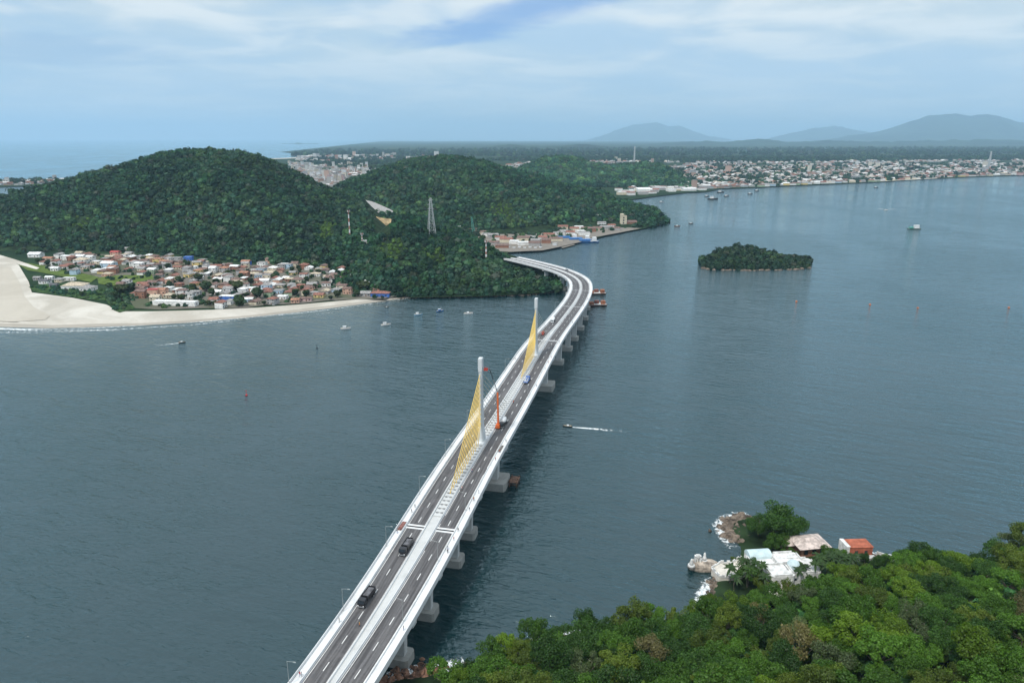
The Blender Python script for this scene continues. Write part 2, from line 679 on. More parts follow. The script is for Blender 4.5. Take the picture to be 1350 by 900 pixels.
# beach: slopes from the water's edge up to the gardens
BE = [P(x, y, -.15) for x, y in BEACH_EDGE]
bi = [P(x, y, 2.) for x, y in B_IN]
bm_ = [p + np.array([0, 13., 2.45]) for p in BE]
bi = [np.array([p[0], p[1], 2.55]) for p in bi]
flat = [Vector(p) for p in bm_ + bi[::-1]]
tri = tessellate_polygon([flat])
nB = len(BE)
bv = [tuple(p) for p in flat] + [tuple(p) for p in BE]
bf = [tuple(t) for t in tri]
me = bpy.data.meshes.new('beach')
me.from_pydata(bv, [], bf)
me.materials.append(M_SAND)
me.update()
tag(link('beach', me), kind='structure')


sheet('tidal_flat', [P(x, y, 2.62) for x, y in [(-200, 350), (-40, 352), (14, 352), (26, 372), (32, 390), (44, 404), (66, 416), (60, 421), (20, 424), (-60, 421), (-200, 416)]], sand_mat('damp_sand', (.43, .39, .325), (.49, .45, .38)))


def resample(pts, step):
    pts = np.asarray(pts, float)
    d = np.r_[0, np.cumsum(np.linalg.norm(np.diff(pts, axis=0), axis=1))]
    t = np.linspace(0, d[-1], max(2, int(d[-1] / step) + 1))
    return np.stack([np.interp(t, d, pts[:, k]) for k in range(3)], 1), t


def ribbon(name, line, w0, w1, z, m, dens=None, kind='stuff', step=4.0, seed=0):
    """a strip along a line, offsets w0..w1 to its side; dens gives foam density across"""
    pts, t = resample(line, step)
    tg = np.gradient(pts, axis=0)
    tg /= np.linalg.norm(tg[:, :2], axis=1)[:, None] + 1e-9
    nrm = np.stack([-tg[:, 1], tg[:, 0]], 1)
    k = 7
    V, Cc = [], []
    for i in range(len(pts)):
        u = t[i] / max(t[-1], 1e-6)
        a0 = w0(u, t[i]) if callable(w0) else w0
        a1 = w1(u, t[i]) if callable(w1) else w1
        for j in range(k):
            f = j / (k - 1)
            a = a0 + (a1 - a0) * f
            V.append((pts[i, 0] + nrm[i, 0] * a, pts[i, 1] + nrm[i, 1] * a, z))
            dd = dens(u, f) if dens else 1
            Cc.append((dd, dd, dd))
    F = []
    for i in range(len(pts) - 1):
        for j in range(k - 1):
            a = i * k + j
            F.append((a, a + 1, a + k + 1, a + k))
    me = np_mesh(name, V, [F], [m], col=np.array(Cc))
    # face up
    if me.polygons[0].normal.z < 0:
        me.flip_normals()
    return tag(link(name, me), kind=kind)


def dens_edge(u, f):
    return math.sin(math.pi * f) ** .8


wl = [P(x, y, 0) for x, y in BEACH_EDGE[:-1]]
wz = lambda u, t: -1 - 3.0 * math.sin(t * .021) - 2 * math.sin(t * .057)
wa_, _t = resample(BE, 6.0)
wv, wf = [], []
for i_, p_ in enumerate(wa_):
    wv += [tuple(p_), (p_[0], p_[1] + 6.5 + 2.2 * math.sin(i_ * .13) + 1.2 * math.sin(i_ * .41), 1.25), (p_[0], p_[1] + 13.0, 2.45 - .15 + .152)]
    if i_:
        k_ = 3 * i_
        wf += [(k_ - 3, k_, k_ + 1, k_ - 2), (k_ - 2, k_ + 1, k_ + 2, k_ - 1)]
for nm_, sel_, mt_ in (('wet_sand', 0, M_WET), ('beach_slope', 1, M_SAND)):
    me = bpy.data.meshes.new(nm_)
    me.from_pydata(wv, [], wf[sel_::2])
    me.materials.append(mt_)
    me.update()
    if sum(q_.normal.z for q_ in me.polygons) < 0:
        me.flip_normals()
    tag(link(nm_, me), kind='structure')
bands = [((-1, 3.5), .62, .1), ((5, 9), .50, 1.3), ((13, 18), .38, 2.9)]
for i, ((a, b), dn, ph) in enumerate(bands):
    o = ribbon('foam', wl, lambda u, t: a + 2.5 * math.sin(t * .023 + ph), lambda u, t: b + 3.5 * math.sin(t * .019 + ph * 2) + 1.5 * math.sin(t * .07),
               .012 + .004 * i, M_FOAM, lambda u, f: dn * (.75 + .6 * min(1, u * 1.5)) * math.sin(math.pi * f) ** .6)
    tag(o, ['white swash foam along the edge of the sandy beach', 'broken line of surf just off the sandy beach', 'faint outer surf line off the sandy beach'][i], 'foam')


# ------------------------------------------------------------------ forest crowns (one mesh per wooded hill: far-off wood that reads as one mass)
def ico(sub):
    t = (1 + 5 ** .5) / 2
    v = [(-1, t, 0), (1, t, 0), (-1, -t, 0), (1, -t, 0), (0, -1, t), (0, 1, t), (0, -1, -t), (0, 1, -t), (t, 0, -1), (t, 0, 1), (-t, 0, -1), (-t, 0, 1)]
    f = [(0, 11, 5), (0, 5, 1), (0, 1, 7), (0, 7, 10), (0, 10, 11), (1, 5, 9), (5, 11, 4), (11, 10, 2), (10, 7, 6), (7, 1, 8), (3, 9, 4), (3, 4, 2), (3, 2, 6), (3, 6, 8), (3, 8, 9),
         (4, 9, 5), (2, 4, 11), (6, 2, 10), (8, 6, 7), (9, 8, 1)]
    v = [np.array(x) / np.linalg.norm(x) for x in v]
    for _ in range(sub):
        nf, mid = [], {}

        def m(a, b):
            k = (min(a, b), max(a, b))
            if k not in mid:
                q = v[a] + v[b]
                v.append(q / np.linalg.norm(q))
                mid[k] = len(v) - 1
            return mid[k]
        for a, b, c in f:
            ab, bc, ca = m(a, b), m(b, c), m(c, a)
            nf += [(a, ab, ca), (b, bc, ab), (c, ca, bc), (ab, bc, ca)]
        f = nf
    return np.array(v), np.array(f)


def leaf_quads(cen, nrm, size, rng, jit=.8):
    """quads at cen facing roughly nrm"""
    n = len(cen)
    nn = nrm + rng.normal(0, jit, (n, 3))
    nn /= np.linalg.norm(nn, axis=1)[:, None] + 1e-9
    a = np.cross(nn, rng.normal(0, 1, (n, 3)))
    a /= np.linalg.norm(a, axis=1)[:, None] + 1e-9
    b = np.cross(nn, a)
    s = np.asarray(size).reshape(-1, 1) * np.ones((n, 1))
    a = a * s
    b = b * s * rng.uniform(.55, 1, (n, 1))
    V = np.stack([cen - a - b * .5, cen + a * .3 - b, cen + a + b * .5, cen - a * .3 + b], 1).reshape(-1, 3)
    F = np.arange(4 * n).reshape(n, 4)
    return V, F


def crown_small(seed, nl=70):
    """unit crown for distant woods: lumpy core plus tufts; radius 1, base at z=-.6"""
    rng = np.random.default_rng(seed)
    L = 6
    ang = rng.uniform(0, 2 * np.pi, L)
    rr = rng.uniform(.15, .6, L)
    cen = np.stack([rr * np.cos(ang), rr * np.sin(ang), rng.uniform(-.1, .42, L)], 1)
    rad = rng.uniform(.38, .58, L)
    d = rng.normal(0, 1, (nl, 3))
    d[:, 2] = np.abs(d[:, 2]) * .9 + .05 - .35 * (rng.random(nl) < .35)
    d /= np.linalg.norm(d, axis=1)[:, None]
    li = rng.integers(0, L, nl)
    c = cen[li] + d * rad[li][:, None] * rng.uniform(.8, 1.08, (nl, 1))
    V1, F1 = leaf_quads(c, d, rng.uniform(.14, .27, nl), rng, .45)
    v, f = ico(1)
    k = np.array([1 + .22 * math.sin(9 * a + 3 * b + seed) + .12 * math.sin(13 * c_ + 7 * a) for a, b, c_ in v])
    v = v * k[:, None] * np.array([.78, .78, .62])
    v[:, 2] = np.where(v[:, 2] < -.1, v[:, 2] * 1.5, v[:, 2])
    return V1, F1, v, f


PROTO = [crown_small(100 + i) for i in range(9)]
PAL = np.array([(.024, .062, .030), (.018, .050, .028), (.028, .070, .028), (.034, .074, .034), (.015, .045, .026), (.036, .064, .036), (.022, .058, .036), (.046, .086, .030)])


def forest(name, label, pts, rad, cols, seed=0, parent=None):
    rng = np.random.default_rng(seed)
    n = len(pts)
    pid = rng.integers(0, len(PROTO), n)
    ang = rng.uniform(0, 2 * np.pi, n)
    VV, FQ, FT, CC, off = [], [], [], [], 0
    for k, (v1, f1, v2, f2) in enumerate(PROTO):
        ix = np.nonzero(pid == k)[0]
        if not len(ix):
            continue
        v = np.concatenate([v1, v2])
        m = len(v)
        c, s = np.cos(ang[ix]), np.sin(ang[ix])
        x = v[None, :, 0] * c[:, None] - v[None, :, 1] * s[:, None]
        y = v[None, :, 0] * s[:, None] + v[None, :, 1] * c[:, None]
        hz = rng.uniform(.8, 1.25, len(ix))
        W = np.stack([x, y, v[None, :, 2] * hz[:, None] + .45], 2) * rad[ix][:, None, None] + pts[ix][:, None, :]
        VV.append(W.reshape(-1, 3))
        base = off + np.arange(len(ix))[:, None, None] * m
        FQ.append((f1[None] + base).reshape(-1, 4))
        FT.append((f2[None] + len(v1) + base).reshape(-1, 3))
        cc = np.repeat(cols[ix], m, axis=0).reshape(len(ix), m, 3)
        CC.append(cc.reshape(-1, 3))
        off += len(ix) * m
    me = np_mesh(name, np.concatenate(VV), [np.concatenate(FQ), np.concatenate(FT)], [M_FOREST], col=np.concatenate(CC))
    return tag(link(name, me), label, 'forest', kind='stuff')


def crown_cols(pts, rng, gain=1.0, lime=None):
    n = len(pts)
    c = PAL[rng.integers(0, len(PAL), n)]
    big = vnoise(pts[:, 0] / 60, pts[:, 1] / 60, 3)
    big2 = vnoise(pts[:, 0] / 140 + 9, pts[:, 1] / 140, 8)
    c = c * (.5 + .6 * big + .5 * big2)[:, None] * rng.uniform(.62, 1.5, (n, 1)) * gain
    c[:, 0] *= .8 + .5 * big2
    c[:, 0] *= .82
    pale = rng.random(n) < .03
    c[pale] = c[pale] * .4 + np.array([.085, .085, .065]) * .6
    if lime is not None:
        c[lime] = np.array([.080, .150, .030]) * rng.uniform(.8, 1.15, (lime.sum(), 1))
    return c


def poisson(sampler, spacing, tries, rng):
    """thin random points to a minimum spacing (grid hashing)"""
    pts = sampler(tries)
    cell = spacing / 1.414
    g = {}
    keep = []
    for i, p in enumerate(pts):
        cx, cy_ = int(p[0] // cell), int(p[1] // cell)
        ok = True
        for ax in range(cx - 2, cx + 3):
            for ay in range(cy_ - 2, cy_ + 3):
                j = g.get((ax, ay))
                if j is not None and (pts[j][0] - p[0]) ** 2 + (pts[j][1] - p[1]) ** 2 < spacing * spacing:
                    ok = False
                    break
            if not ok:
                break
        if ok:
            g[(cx, cy_)] = i
            keep.append(i)
    return pts[keep]


class Hill:
    """a wooded hill surveyed by its ridge line and its foot"""
    def __init__(s, name, sky, dist, foot, tree_h, seed, gully=7., nv=46, du=4., back=.9, shape=1.5, ztree=None, zfoot=2.5):
        s.name = name
        x0, x1 = sky[0][0], sky[-1][0]
        s.us = np.arange(x0, x1 + .01, du)
        yr = np.interp(s.us, [p[0] for p in sky], [p[1] for p in sky])
        k = np.hanning(9)
        k /= k.sum()
        yr = np.convolve(np.pad(yr, 4, 'edge'), k, 'valid')
        D = np.interp(s.us, [p[0] for p in dist], [p[1] for p in dist])
        yf = np.interp(s.us, [p[0] for p in foot], [p[1] for p in foot])
        R = np.array([PY(u, y, d) for u, y, d in zip(s.us, yr, D)])
        R[:, 2] = np.maximum(R[:, 2] - tree_h, 2.)
        Fp = np.array([P(u, y, zfoot) for u, y in zip(s.us, yf)])
        G = np.zeros((len(s.us), nv * 2 - 1, 3))
        vv = np.linspace(0, 1, nv)
        for j, v in enumerate(vv):
            xy = Fp + (R - Fp) * v
            h = zfoot + (R[:, 2] - zfoot) * (1 - (1 - v) ** shape) ** (1.05)
            G[:, j, :2] = xy[:, :2]
            G[:, j, 2] = h
        for j, v in enumerate(vv[1:]):
            xy = R + (R - Fp) * v * back
            h = zfoot + (R[:, 2] - zfoot) * (1 - v ** 1.6)
            G[:, nv + j, :2] = xy[:, :2]
            G[:, nv + j, 2] = h - 1.5 * v
        fall = np.r_[np.sin(np.pi * np.clip(vv, 0, 1)) ** .8, np.sin(np.pi * vv[1:]) ** .8]
        nz = vnoise(G[..., 0] / 75, G[..., 1] / 140, seed) - .5 + .5 * (vnoise(G[..., 0] / 30, G[..., 1] / 45, seed + 5) - .5)
        hh = np.clip((G[..., 2] - zfoot) / 40, 0, 1)
        G[..., 2] += nz * gully * 2 * fall[None, :] * hh
        s.G = G
        s.nv = nv
        nu, nw = G.shape[:2]
        i, j = np.meshgrid(np.arange(nu - 1), np.arange(nw - 1), indexing='ij')
        a = (i * nw + j).ravel()
        F = np.stack([a, a + nw, a + nw + 1, a + 1], 1)
        me = np_mesh(name, G.reshape(-1, 3), [F], [M_HILL], smooth=True)
        tag(link(name, me), kind='structure')

    def sampler(s, vmax, rng):
        G = s.G
        nj = int((s.nv - 1) * vmax)
        e1 = G[1:, :nj, :2] - G[:-1, :nj, :2]
        e2 = G[:-1, 1:nj + 1, :2] - G[:-1, :nj, :2]
        area = np.abs(e1[..., 0] * e2[..., 1] - e1[..., 1] * e2[..., 0])
        pr = (area / area.sum()).ravel()

        def f(n):
            k = rng.choice(len(pr), n, p=pr)
            i, j = np.unravel_index(k, area.shape)
            a, b = rng.random(n)[:, None], rng.random(n)[:, None]
            return (G[i, j] * (1 - a) + G[i + 1, j] * a) * (1 - b) + (G[i, j + 1] * (1 - a) + G[i + 1, j + 1] * a) * b
        return f, area.sum()

    def z_at(s, x, y):
        d = (s.G[..., 0] - x) ** 2 + (s.G[..., 1] - y) ** 2
        k = np.unravel_index(np.argmin(d), d.shape)
        return float(s.G[k][2])

    def wood(s, label, spacing, seed, vmax=1.25, clear=(), lime=(), gain=1.0, thin=None):
        rng = np.random.default_rng(seed)
        f, area = s.sampler(vmax, rng)
        pts = poisson(f, spacing, int(area / spacing ** 2 * 4.2), rng)
        px, py = PXY(pts)
        keep = np.ones(len(pts), bool)
        for c in clear:
            keep &= ~inside(px, py, c)
        pts, px, py = pts[keep], px[keep], py[keep]
        rad = spacing * (rng.uniform(.45, .9, len(pts)) + .25 * (rng.random(len(pts)) < .12)) * (.85 + .35 * vnoise(pts[:, 0] / 40, pts[:, 1] / 40, seed))
        lm = np.zeros(len(pts), bool)
        for c in lime:
            lm |= inside(px + rng.normal(0, 2.5, len(px)), py + rng.normal(0, 1.2, len(px)), c)
        rad[lm] *= .55
        forest('forest', label, pts, rad, crown_cols(pts, rng, gain, lm), seed)


hill_a = Hill('hill', [(-330, 330), (-220, 318), (-120, 300), (-60, 284), (0, 264), (40, 248), (80, 236), (130, 224), (175, 212), (205, 202), (240, 196.5), (290, 197), (330, 202), (350, 209),
                       (385, 224), (415, 240), (432, 248), (455, 256), (480, 268), (500, 284), (520, 305), (545, 338)],
              [(-330, 1150), (0, 1330), (240, 1480), (330, 1480), (430, 1400), (500, 1260), (545, 1110)],
              [(-330, 334), (-60, 332), (0, 331), (60, 331), (110, 330), (170, 332), (230, 334), (300, 343), (350, 347), (400, 352), (440, 356), (490, 352), (545, 345)], 6, 11, gully=14)
hill_b = Hill('hill', [(400, 275), (430, 254), (450, 244), (475, 233), (505, 221), (535, 212), (565, 207), (600, 206.5), (630, 211), (665, 221), (700, 231), (735, 240), (765, 247), (790, 253),
                       (815, 262), (840, 269), (862, 275), (876, 283), (884, 291)],
              [(400, 1800), (560, 1980), (640, 1960), (740, 1800), (830, 1640), (884, 1420)],
              [(400, 300), (560, 303), (610, 304), (650, 309), (700, 308), (735, 304), (770, 298), (830, 300), (860, 299), (884, 292.5)], 6, 23, gully=13)
hill_c = Hill('hill', [(640, 240), (670, 228), (695, 217), (715, 209), (738, 205.5), (757, 208), (780, 215.5), (800, 219.5), (822, 216), (850, 215), (875, 219), (893, 227), (905, 238), (918, 247.5)],
              [(640, 3000), (740, 3300), (850, 3150), (918, 2680)],
              [(640, 247), (780, 246.5), (830, 247.5), (918, 249)], 8, 31, gully=11, shape=1.3)
knoll = Hill('hill', [(440, 352), (455, 333), (470, 322), (490, 312), (505, 297), (520, 286), (540, 281), (556, 288), (570, 300), (590, 301), (615, 307), (632, 317), (650, 328), (668, 340), (684, 353),
                      (700, 361), (720, 366), (735, 371), (745, 378)],
             [(440, 990), (500, 1010), (540, 1020), (640, 960), (700, 880), (745, 815)],
             [(440, 375), (470, 386), (500, 389.5), (560, 390), (640, 388), (700, 386), (738, 383), (745, 379)], 6, 47, gully=5, du=3, shape=1.25, back=.7)

ROADCUT = [(478, 266), (490, 266), (506, 273), (524, 281), (522, 289), (512, 302), (497, 302), (494, 288), (484, 278)]
hill_a.wood('dense dark rainforest covering the large round hill behind the village', 7.5, 1, clear=[ROADCUT, [(490, 284), (519, 284), (521, 318), (494, 318)], [(-60, 326), (60, 326), (60, 345), (-60, 345)]],
            lime=[[(418, 294), (444, 294), (444, 316), (418, 316)], [(100, 285), (120, 290), (112, 300), (90, 297)]], gain=1.0)
hill_b.wood('dark rainforest on the second hill above the port', 8.8, 2, clear=[[(640, 303), (700, 300), (770, 293), (835, 293), (835, 320), (640, 320)]],
            lime=[[(640, 277), (655, 268), (672, 270), (687, 284), (676, 290), (655, 288)]], gain=1.12)  # crown colours raised slightly for the light and haze on this hill
hill_c.wood('green woodland on the low hill by the far town', 13.0, 3, gain=1.55)  # crown colours raised: light and haze on this hill put into the leaves
knoll.wood('dark green wood on the small headland beside the bridge', 7.2, 4, clear=[[(472, 306), (488, 306), (488, 326), (472, 326)], [(494, 284), (517, 284), (519, 311), (496, 313)]],
           lime=[[(505, 318), (530, 310), (536, 330), (520, 345), (500, 335)], [(560, 330), (580, 330), (590, 345), (570, 350)]], gain=1.12)

# the island in the bay
isl = Hill('island', [(924, 352), (930, 342), (940, 331), (955, 324), (975, 322.5), (1000, 324), (1020, 331), (1040, 337), (1056, 343), (1068, 351.5)],
           [(924, 985), (980, 1010), (1068, 985)], [(924, 353), (940, 355), (990, 356), (1050, 355), (1068, 352.5)], 6, 61, gully=2, nv=20, du=3, zfoot=.2, back=.8)
isl.wood('dark low trees covering the small island in the bay', 5.6, 6, gain=.62)
# rocky rim of the island
mb = MB()
rng = np.random.default_rng(5)
rim_me = []
for k in range(46):
    u = rng.uniform(926, 1068)
    p = P(u, np.interp(u, [924, 940, 990, 1050, 1068], [353.5, 355.8, 356.8, 355.8, 353]) + rng.uniform(-.4, .4), 0)
    r = rng.uniform(1.2, 2.6)
    mb.lathe((p[0], p[1], -.3), [(r * 1.3, 0), (r * 1.1, r * .5), (r * .5, r * .9)], 6, rz=rng.uniform(0, 3))
o = mb.build('rocky_shore', M_ROCK)
tag(o, kind='stuff')

# low woods on the plain: rows of far crowns too small to tell apart
rng = np.random.default_rng(77)


def far_wood(label, poly, n, rad, seed, gain=.85):
    rg = np.random.default_rng(seed)
    poly = np.array(poly, float)
    x0, y0 = poly.min(0)
    x1, y1 = poly.max(0)
    px = rg.uniform(x0, x1, n * 4)
    py = rg.uniform(y0, y1, n * 4)
    k = inside(px, py, poly)
    px, py = px[k][:n], py[k][:n]
    pts = np.array([P(a, b, 2.) for a, b in zip(px, py)])
    d = pts[:, 1]
    r = rad * rg.uniform(.7, 1.4, len(pts))
    forest('forest', label, pts, r, crown_cols(pts, rg, gain), seed)


far_wood('dark belt of woodland on the plain behind the far town', [(930, 214), (1380, 211), (1380, 206), (900, 208), (700, 207), (640, 212), (800, 213)], 3200, 13, 201, .8)
far_wood('pale hazy woodland spreading over the distant plain', [(380, 205), (640, 206), (1380, 204), (1380, 195), (700, 196), (420, 199)], 2600, 20, 202, .8)
far_wood('dark woodland between the resort town blocks', [(400, 213), (440, 222), (500, 224), (560, 218), (560, 206), (420, 208)], 700, 12, 203, .8)
far_wood('scattered trees among the houses of the far town', [(850, 240), (1000, 246), (1090, 242), (1160, 239), (1290, 232), (1380, 230), (1380, 215), (930, 216), (880, 225)], 1100, 9, 204, .9)
far_wood('dark trees along the low spit beyond the inlet', [(-20, 245), (60, 242), (110, 238), (60, 238), (-20, 240)], 110, 9, 205, .8)
far_wood('dark trees filling the valley between the hills', [(480, 300), (600, 296), (640, 302), (620, 318), (560, 322), (480, 330)], 420, 6.5, 206, 1.0)
far_wood('trees between the sheds of the fishing port', [(600, 302), (640, 304), (700, 306), (830, 296), (830, 302), (760, 312), (700, 319), (640, 322)], 90, 4.5, 207, 1.0)
far_wood('trees along the bridge landing on the headland', [(655, 335), (690, 351), (740, 370), (735, 378), (690, 372), (640, 345)], 160, 5.0, 208, 1.1)

# far mountains and the low hills at the edge of the plain
M_MOUNT = mat('mountain_forest', (.028, .050, .026), 1, .35, .0012, spec=.02)


def mountain(sky, dist, depth, seed, rough=1.0):
    us = np.arange(sky[0][0], sky[-1][0] + .1, 3.)
    yr = np.interp(us, [p[0] for p in sky], [p[1] for p in sky])
    yr = yr + 1.6 * (vnoise(us / 17, us * 0, seed) - .5) + .9 * (vnoise(us / 6, us * 0, seed + 3) - .5)
    R = np.array([PY(u, y, dist) for u, y in zip(us, yr)])
    R[:, 2] = np.maximum(R[:, 2], 2)
    vs = np.linspace(-1, 1, 33)
    G = np.zeros((len(us), len(vs), 3))
    for j, v in enumerate(vs):
        f = (1 - abs(v)) ** 1.15
        G[:, j, 0] = R[:, 0] * (1 + v * depth / dist)
        G[:, j, 1] = R[:, 1] + v * depth
        nz = vnoise(G[:, j, 0] / (depth * .22), G[:, j, 1] / (depth * .5), seed) - .5
        nz2 = vnoise(G[:, j, 0] / (depth * .08), G[:, j, 1] / (depth * .15), seed + 1) - .5
        G[:, j, 2] = 1 + R[:, 2] * f * (1 + rough * (nz * .7 + nz2 * .3) * min(1, abs(v) * 4))
    nu, nw = G.shape[:2]
    i, j = np.meshgrid(np.arange(nu - 1), np.arange(nw - 1), indexing='ij')
    a = (i * nw + j).ravel()
    me = np_mesh('mountain', G.reshape(-1, 3), [np.stack([a, a + nw, a + nw + 1, a + 1], 1)], [M_MOUNT], smooth=True)
    tag(link('mountain', me), kind='structure')


mountain([(1060, 188), (1085, 184.5), (1110, 181), (1140, 176.5), (1165, 171.5), (1185, 166), (1205, 158), (1225, 153), (1245, 150.5), (1262, 151), (1280, 152.5), (1300, 151.5), (1318, 153.5), (1335, 158), (1360, 164), (1420, 172), (1500, 186)],
         31000, 5200, 1)
mountain([(985, 186), (1020, 181), (1050, 174), (1075, 169), (1095, 166.5), (1110, 167), (1130, 172), (1180, 180), (1240, 186)], 44000, 3500, 2)
mountain([(760, 187), (790, 180), (815, 171), (835, 165), (852, 162.5), (865, 162), (880, 165.5), (895, 166), (912, 172), (935, 179), (965, 184), (1000, 187)], 50000, 3800, 3)
mountain([(640, 196), (660, 192), (672, 190.5), (690, 192), (720, 193), (750, 192), (770, 190.5), (785, 192), (820, 196)], 13000, 900, 4)
mountain([(820, 192), (900, 187), (930, 186), (960, 187.5), (1000, 184), (1040, 187), (1100, 185), (1150, 187), (1300, 184), (1420, 187), (1480, 192)], 19000, 1500, 5)
mountain([(372, 193), (385, 189.5), (394, 187.5), (402, 190), (420, 193)], 22000, 700, 6)

# ------------------------------------------------------------------ the bridge
EDGE = [(470, 948, 15.5), (500, 900, 16.5), (545, 826, 18), (590, 745, 20), (630, 665, 21.5), (660, 605, 22.6), (700, 533, 23.8), (734, 466, 24), (744.7, 446, 23.9), (757.5, 428, 23.6), (767, 414, 23.2), (776.7, 399, 22.6),
        (781.5, 386, 21.8), (781.5, 377, 21), (778, 370.5, 20.2), (771, 365.5, 19.5), (760, 360.5, 18.7), (746, 355.3, 17.8), (724, 349.6, 16.8), (700, 343.8, 15.8), (684, 340.5, 15.0)]
er = np.array([P(x, y, z - 1.2) for x, y, z in EDGE])
er[:, 2] += 1.2
d0 = er[0] - er[1]
er = np.vstack([er[0] + d0 / np.linalg.norm(d0) * 90, er])
er[0, 2] = 12
er, tt = resample(er, 3.0)


def smooth_line(a, n):
    k = np.hanning(2 * n + 1)
    k /= k.sum()
    return np.stack([np.convolve(np.pad(a[:, i], n, 'reflect', reflect_type='odd'), k, 'valid') for i in range(a.shape[1])], 1)


er = smooth_line(er, 17)
er, tt = resample(er, 2.0)
tg = np.gradient(er, axis=0)
tg /= np.linalg.norm(tg[:, :2], axis=1)[:, None]
lf = np.stack([-tg[:, 1], tg[:, 0]], 1)
# where along the right edge things lie


def edge_s(px, py):
    qx, qy = PXY(er - np.array([0, 0, 1.2]))
    return tt[np.argmin((qx - px) ** 2 + (qy - py) ** 2)]


S_JOINT1, S_JOINT2 = edge_s(609, 704), edge_s(741, 452)
HALF0 = 12.2


def med_half(s):
    """half the median's width: wider where the masts stand"""
    a = np.clip((s - S_JOINT1 + 130) / 170, 0, 1)
    b = np.clip((S_JOINT2 + 60 - s) / 100, 0, 1)
    f = a * b
    f = f * f * (3 - 2 * f)
    return .8 + 1.45 * f


mh = med_half(tt)
halfw = 10.95 + mh
cen = er[:, :2] + lf * halfw[:, None]
cen3 = np.column_stack([cen, er[:, 2]])
cen3 = smooth_line(cen3, 5)
SS = np.r_[0, np.cumsum(np.linalg.norm(np.diff(cen3, axis=0), axis=1))]
tgc = np.gradient(cen3, axis=0)
tgc /= np.linalg.norm(tgc[:, :2], axis=1)[:, None]
RT = np.stack([tgc[:, 1], -tgc[:, 0]], 1)               # to the right
print('bridge length', SS[-1])


def B(s, lat=0.0, dz=0.0, k=0.0):
    """a place on the bridge: s along, lat + k*median half width across (right positive), dz above the road"""
    c = np.array([np.interp(s, SS, cen3[:, i]) for i in range(3)])
    r = np.array([np.interp(s, SS, RT[:, i]) for i in range(2)])
    l = lat + k * np.interp(s, SS, mh)
    return np.array([c[0] + r[0] * l, c[1] + r[1] * l, c[2] + dz])


def heading(s):
    """rotation that turns +Y to the bridge's direction"""
    t = np.array([np.interp(s, SS, tgc[:, i]) for i in range(2)])
    return math.atan2(-t[0], t[1])


def c_s(px, py, lat=0., k=0., dz=0.):
    best = None
    for s in np.arange(0, SS[-1], 1.0):
        x, y = PXY(B(s, lat, dz, k))
        e = (x - px) ** 2 + (y - py) ** 2
        if best is None or e < best[0]:
            best = (e, s)
    return best[1]


bridge = empty('cable_stayed_bridge', B(300))
tag(bridge, 'long white concrete bridge with two yellow-stayed masts crossing the strait', 'bridge')
ORI = Vector(bridge.location)


def bpart(mbm, name, m, smooth=False, parent=None, **kw):
    o = mbm.build(name, m, None, smooth, **kw)
    o.data.transform(Matrix.Translation(-ORI))
    o.parent = parent or bridge
    return o


def sweep(name, prof, m, s0=0., s1=None, parent=None, closed=True, attr=False, step=None):
    """prof: [(k, lat, dz)] swept along the bridge as one mesh"""
    s1 = SS[-1] if s1 is None else s1
    ss = np.r_[s0, SS[(SS > s0 + .2) & (SS < s1 - .2)], s1]
    if step:
        ss = np.arange(s0, s1, step)
    c = np.stack([np.interp(ss, SS, cen3[:, i]) for i in range(3)], 1)
    r = np.stack([np.interp(ss, SS, RT[:, i]) for i in range(2)], 1)
    m_ = np.interp(ss, SS, mh)
    n = len(prof)
    V = np.zeros((len(ss), n, 3))
    Cc = np.zeros((len(ss), n, 3))
    lat0 = min(p[1] for p in prof)
    lat1 = max(p[1] for p in prof)
    for j, (k, lat, dz) in enumerate(prof):
        l = lat + k * m_
        V[:, j, 0] = c[:, 0] + r[:, 0] * l
        V[:, j, 1] = c[:, 1] + r[:, 1] * l
        V[:, j, 2] = c[:, 2] + dz
        Cc[:, j, 0] = (lat - lat0) / max(lat1 - lat0, 1e-6) + (0.5 if lat > 0 else 0)
        Cc[:, j, 1] = ss / 1000
    V -= np.array(ORI)
    F = []
    i = np.arange(len(ss) - 1)
    for j in range(n if closed else n - 1):
        j2 = (j + 1) % n
        F.append(np.stack([i * n + j, i * n + j2, (i + 1) * n + j2, (i + 1) * n + j], 1))
    Fs = [np.concatenate(F)]
    if closed:
        Fs.append(np.array([list(range(n - 1, -1, -1)), [(len(ss) - 1) * n + j for j in range(n)]]))
    me = np_mesh(name, V.reshape(-1, 3), Fs, [m], col=Cc.reshape(-1, 3) if attr else None)
    import bmesh
    if closed:
        bm = bmesh.new()
        bm.from_mesh(me)
        bmesh.ops.recalc_face_normals(bm, faces=bm.faces)
        bm.to_mesh(me)
        bm.free()
    return link(name, me, parent or bridge)


S0B, S1B = 0., SS[-1]
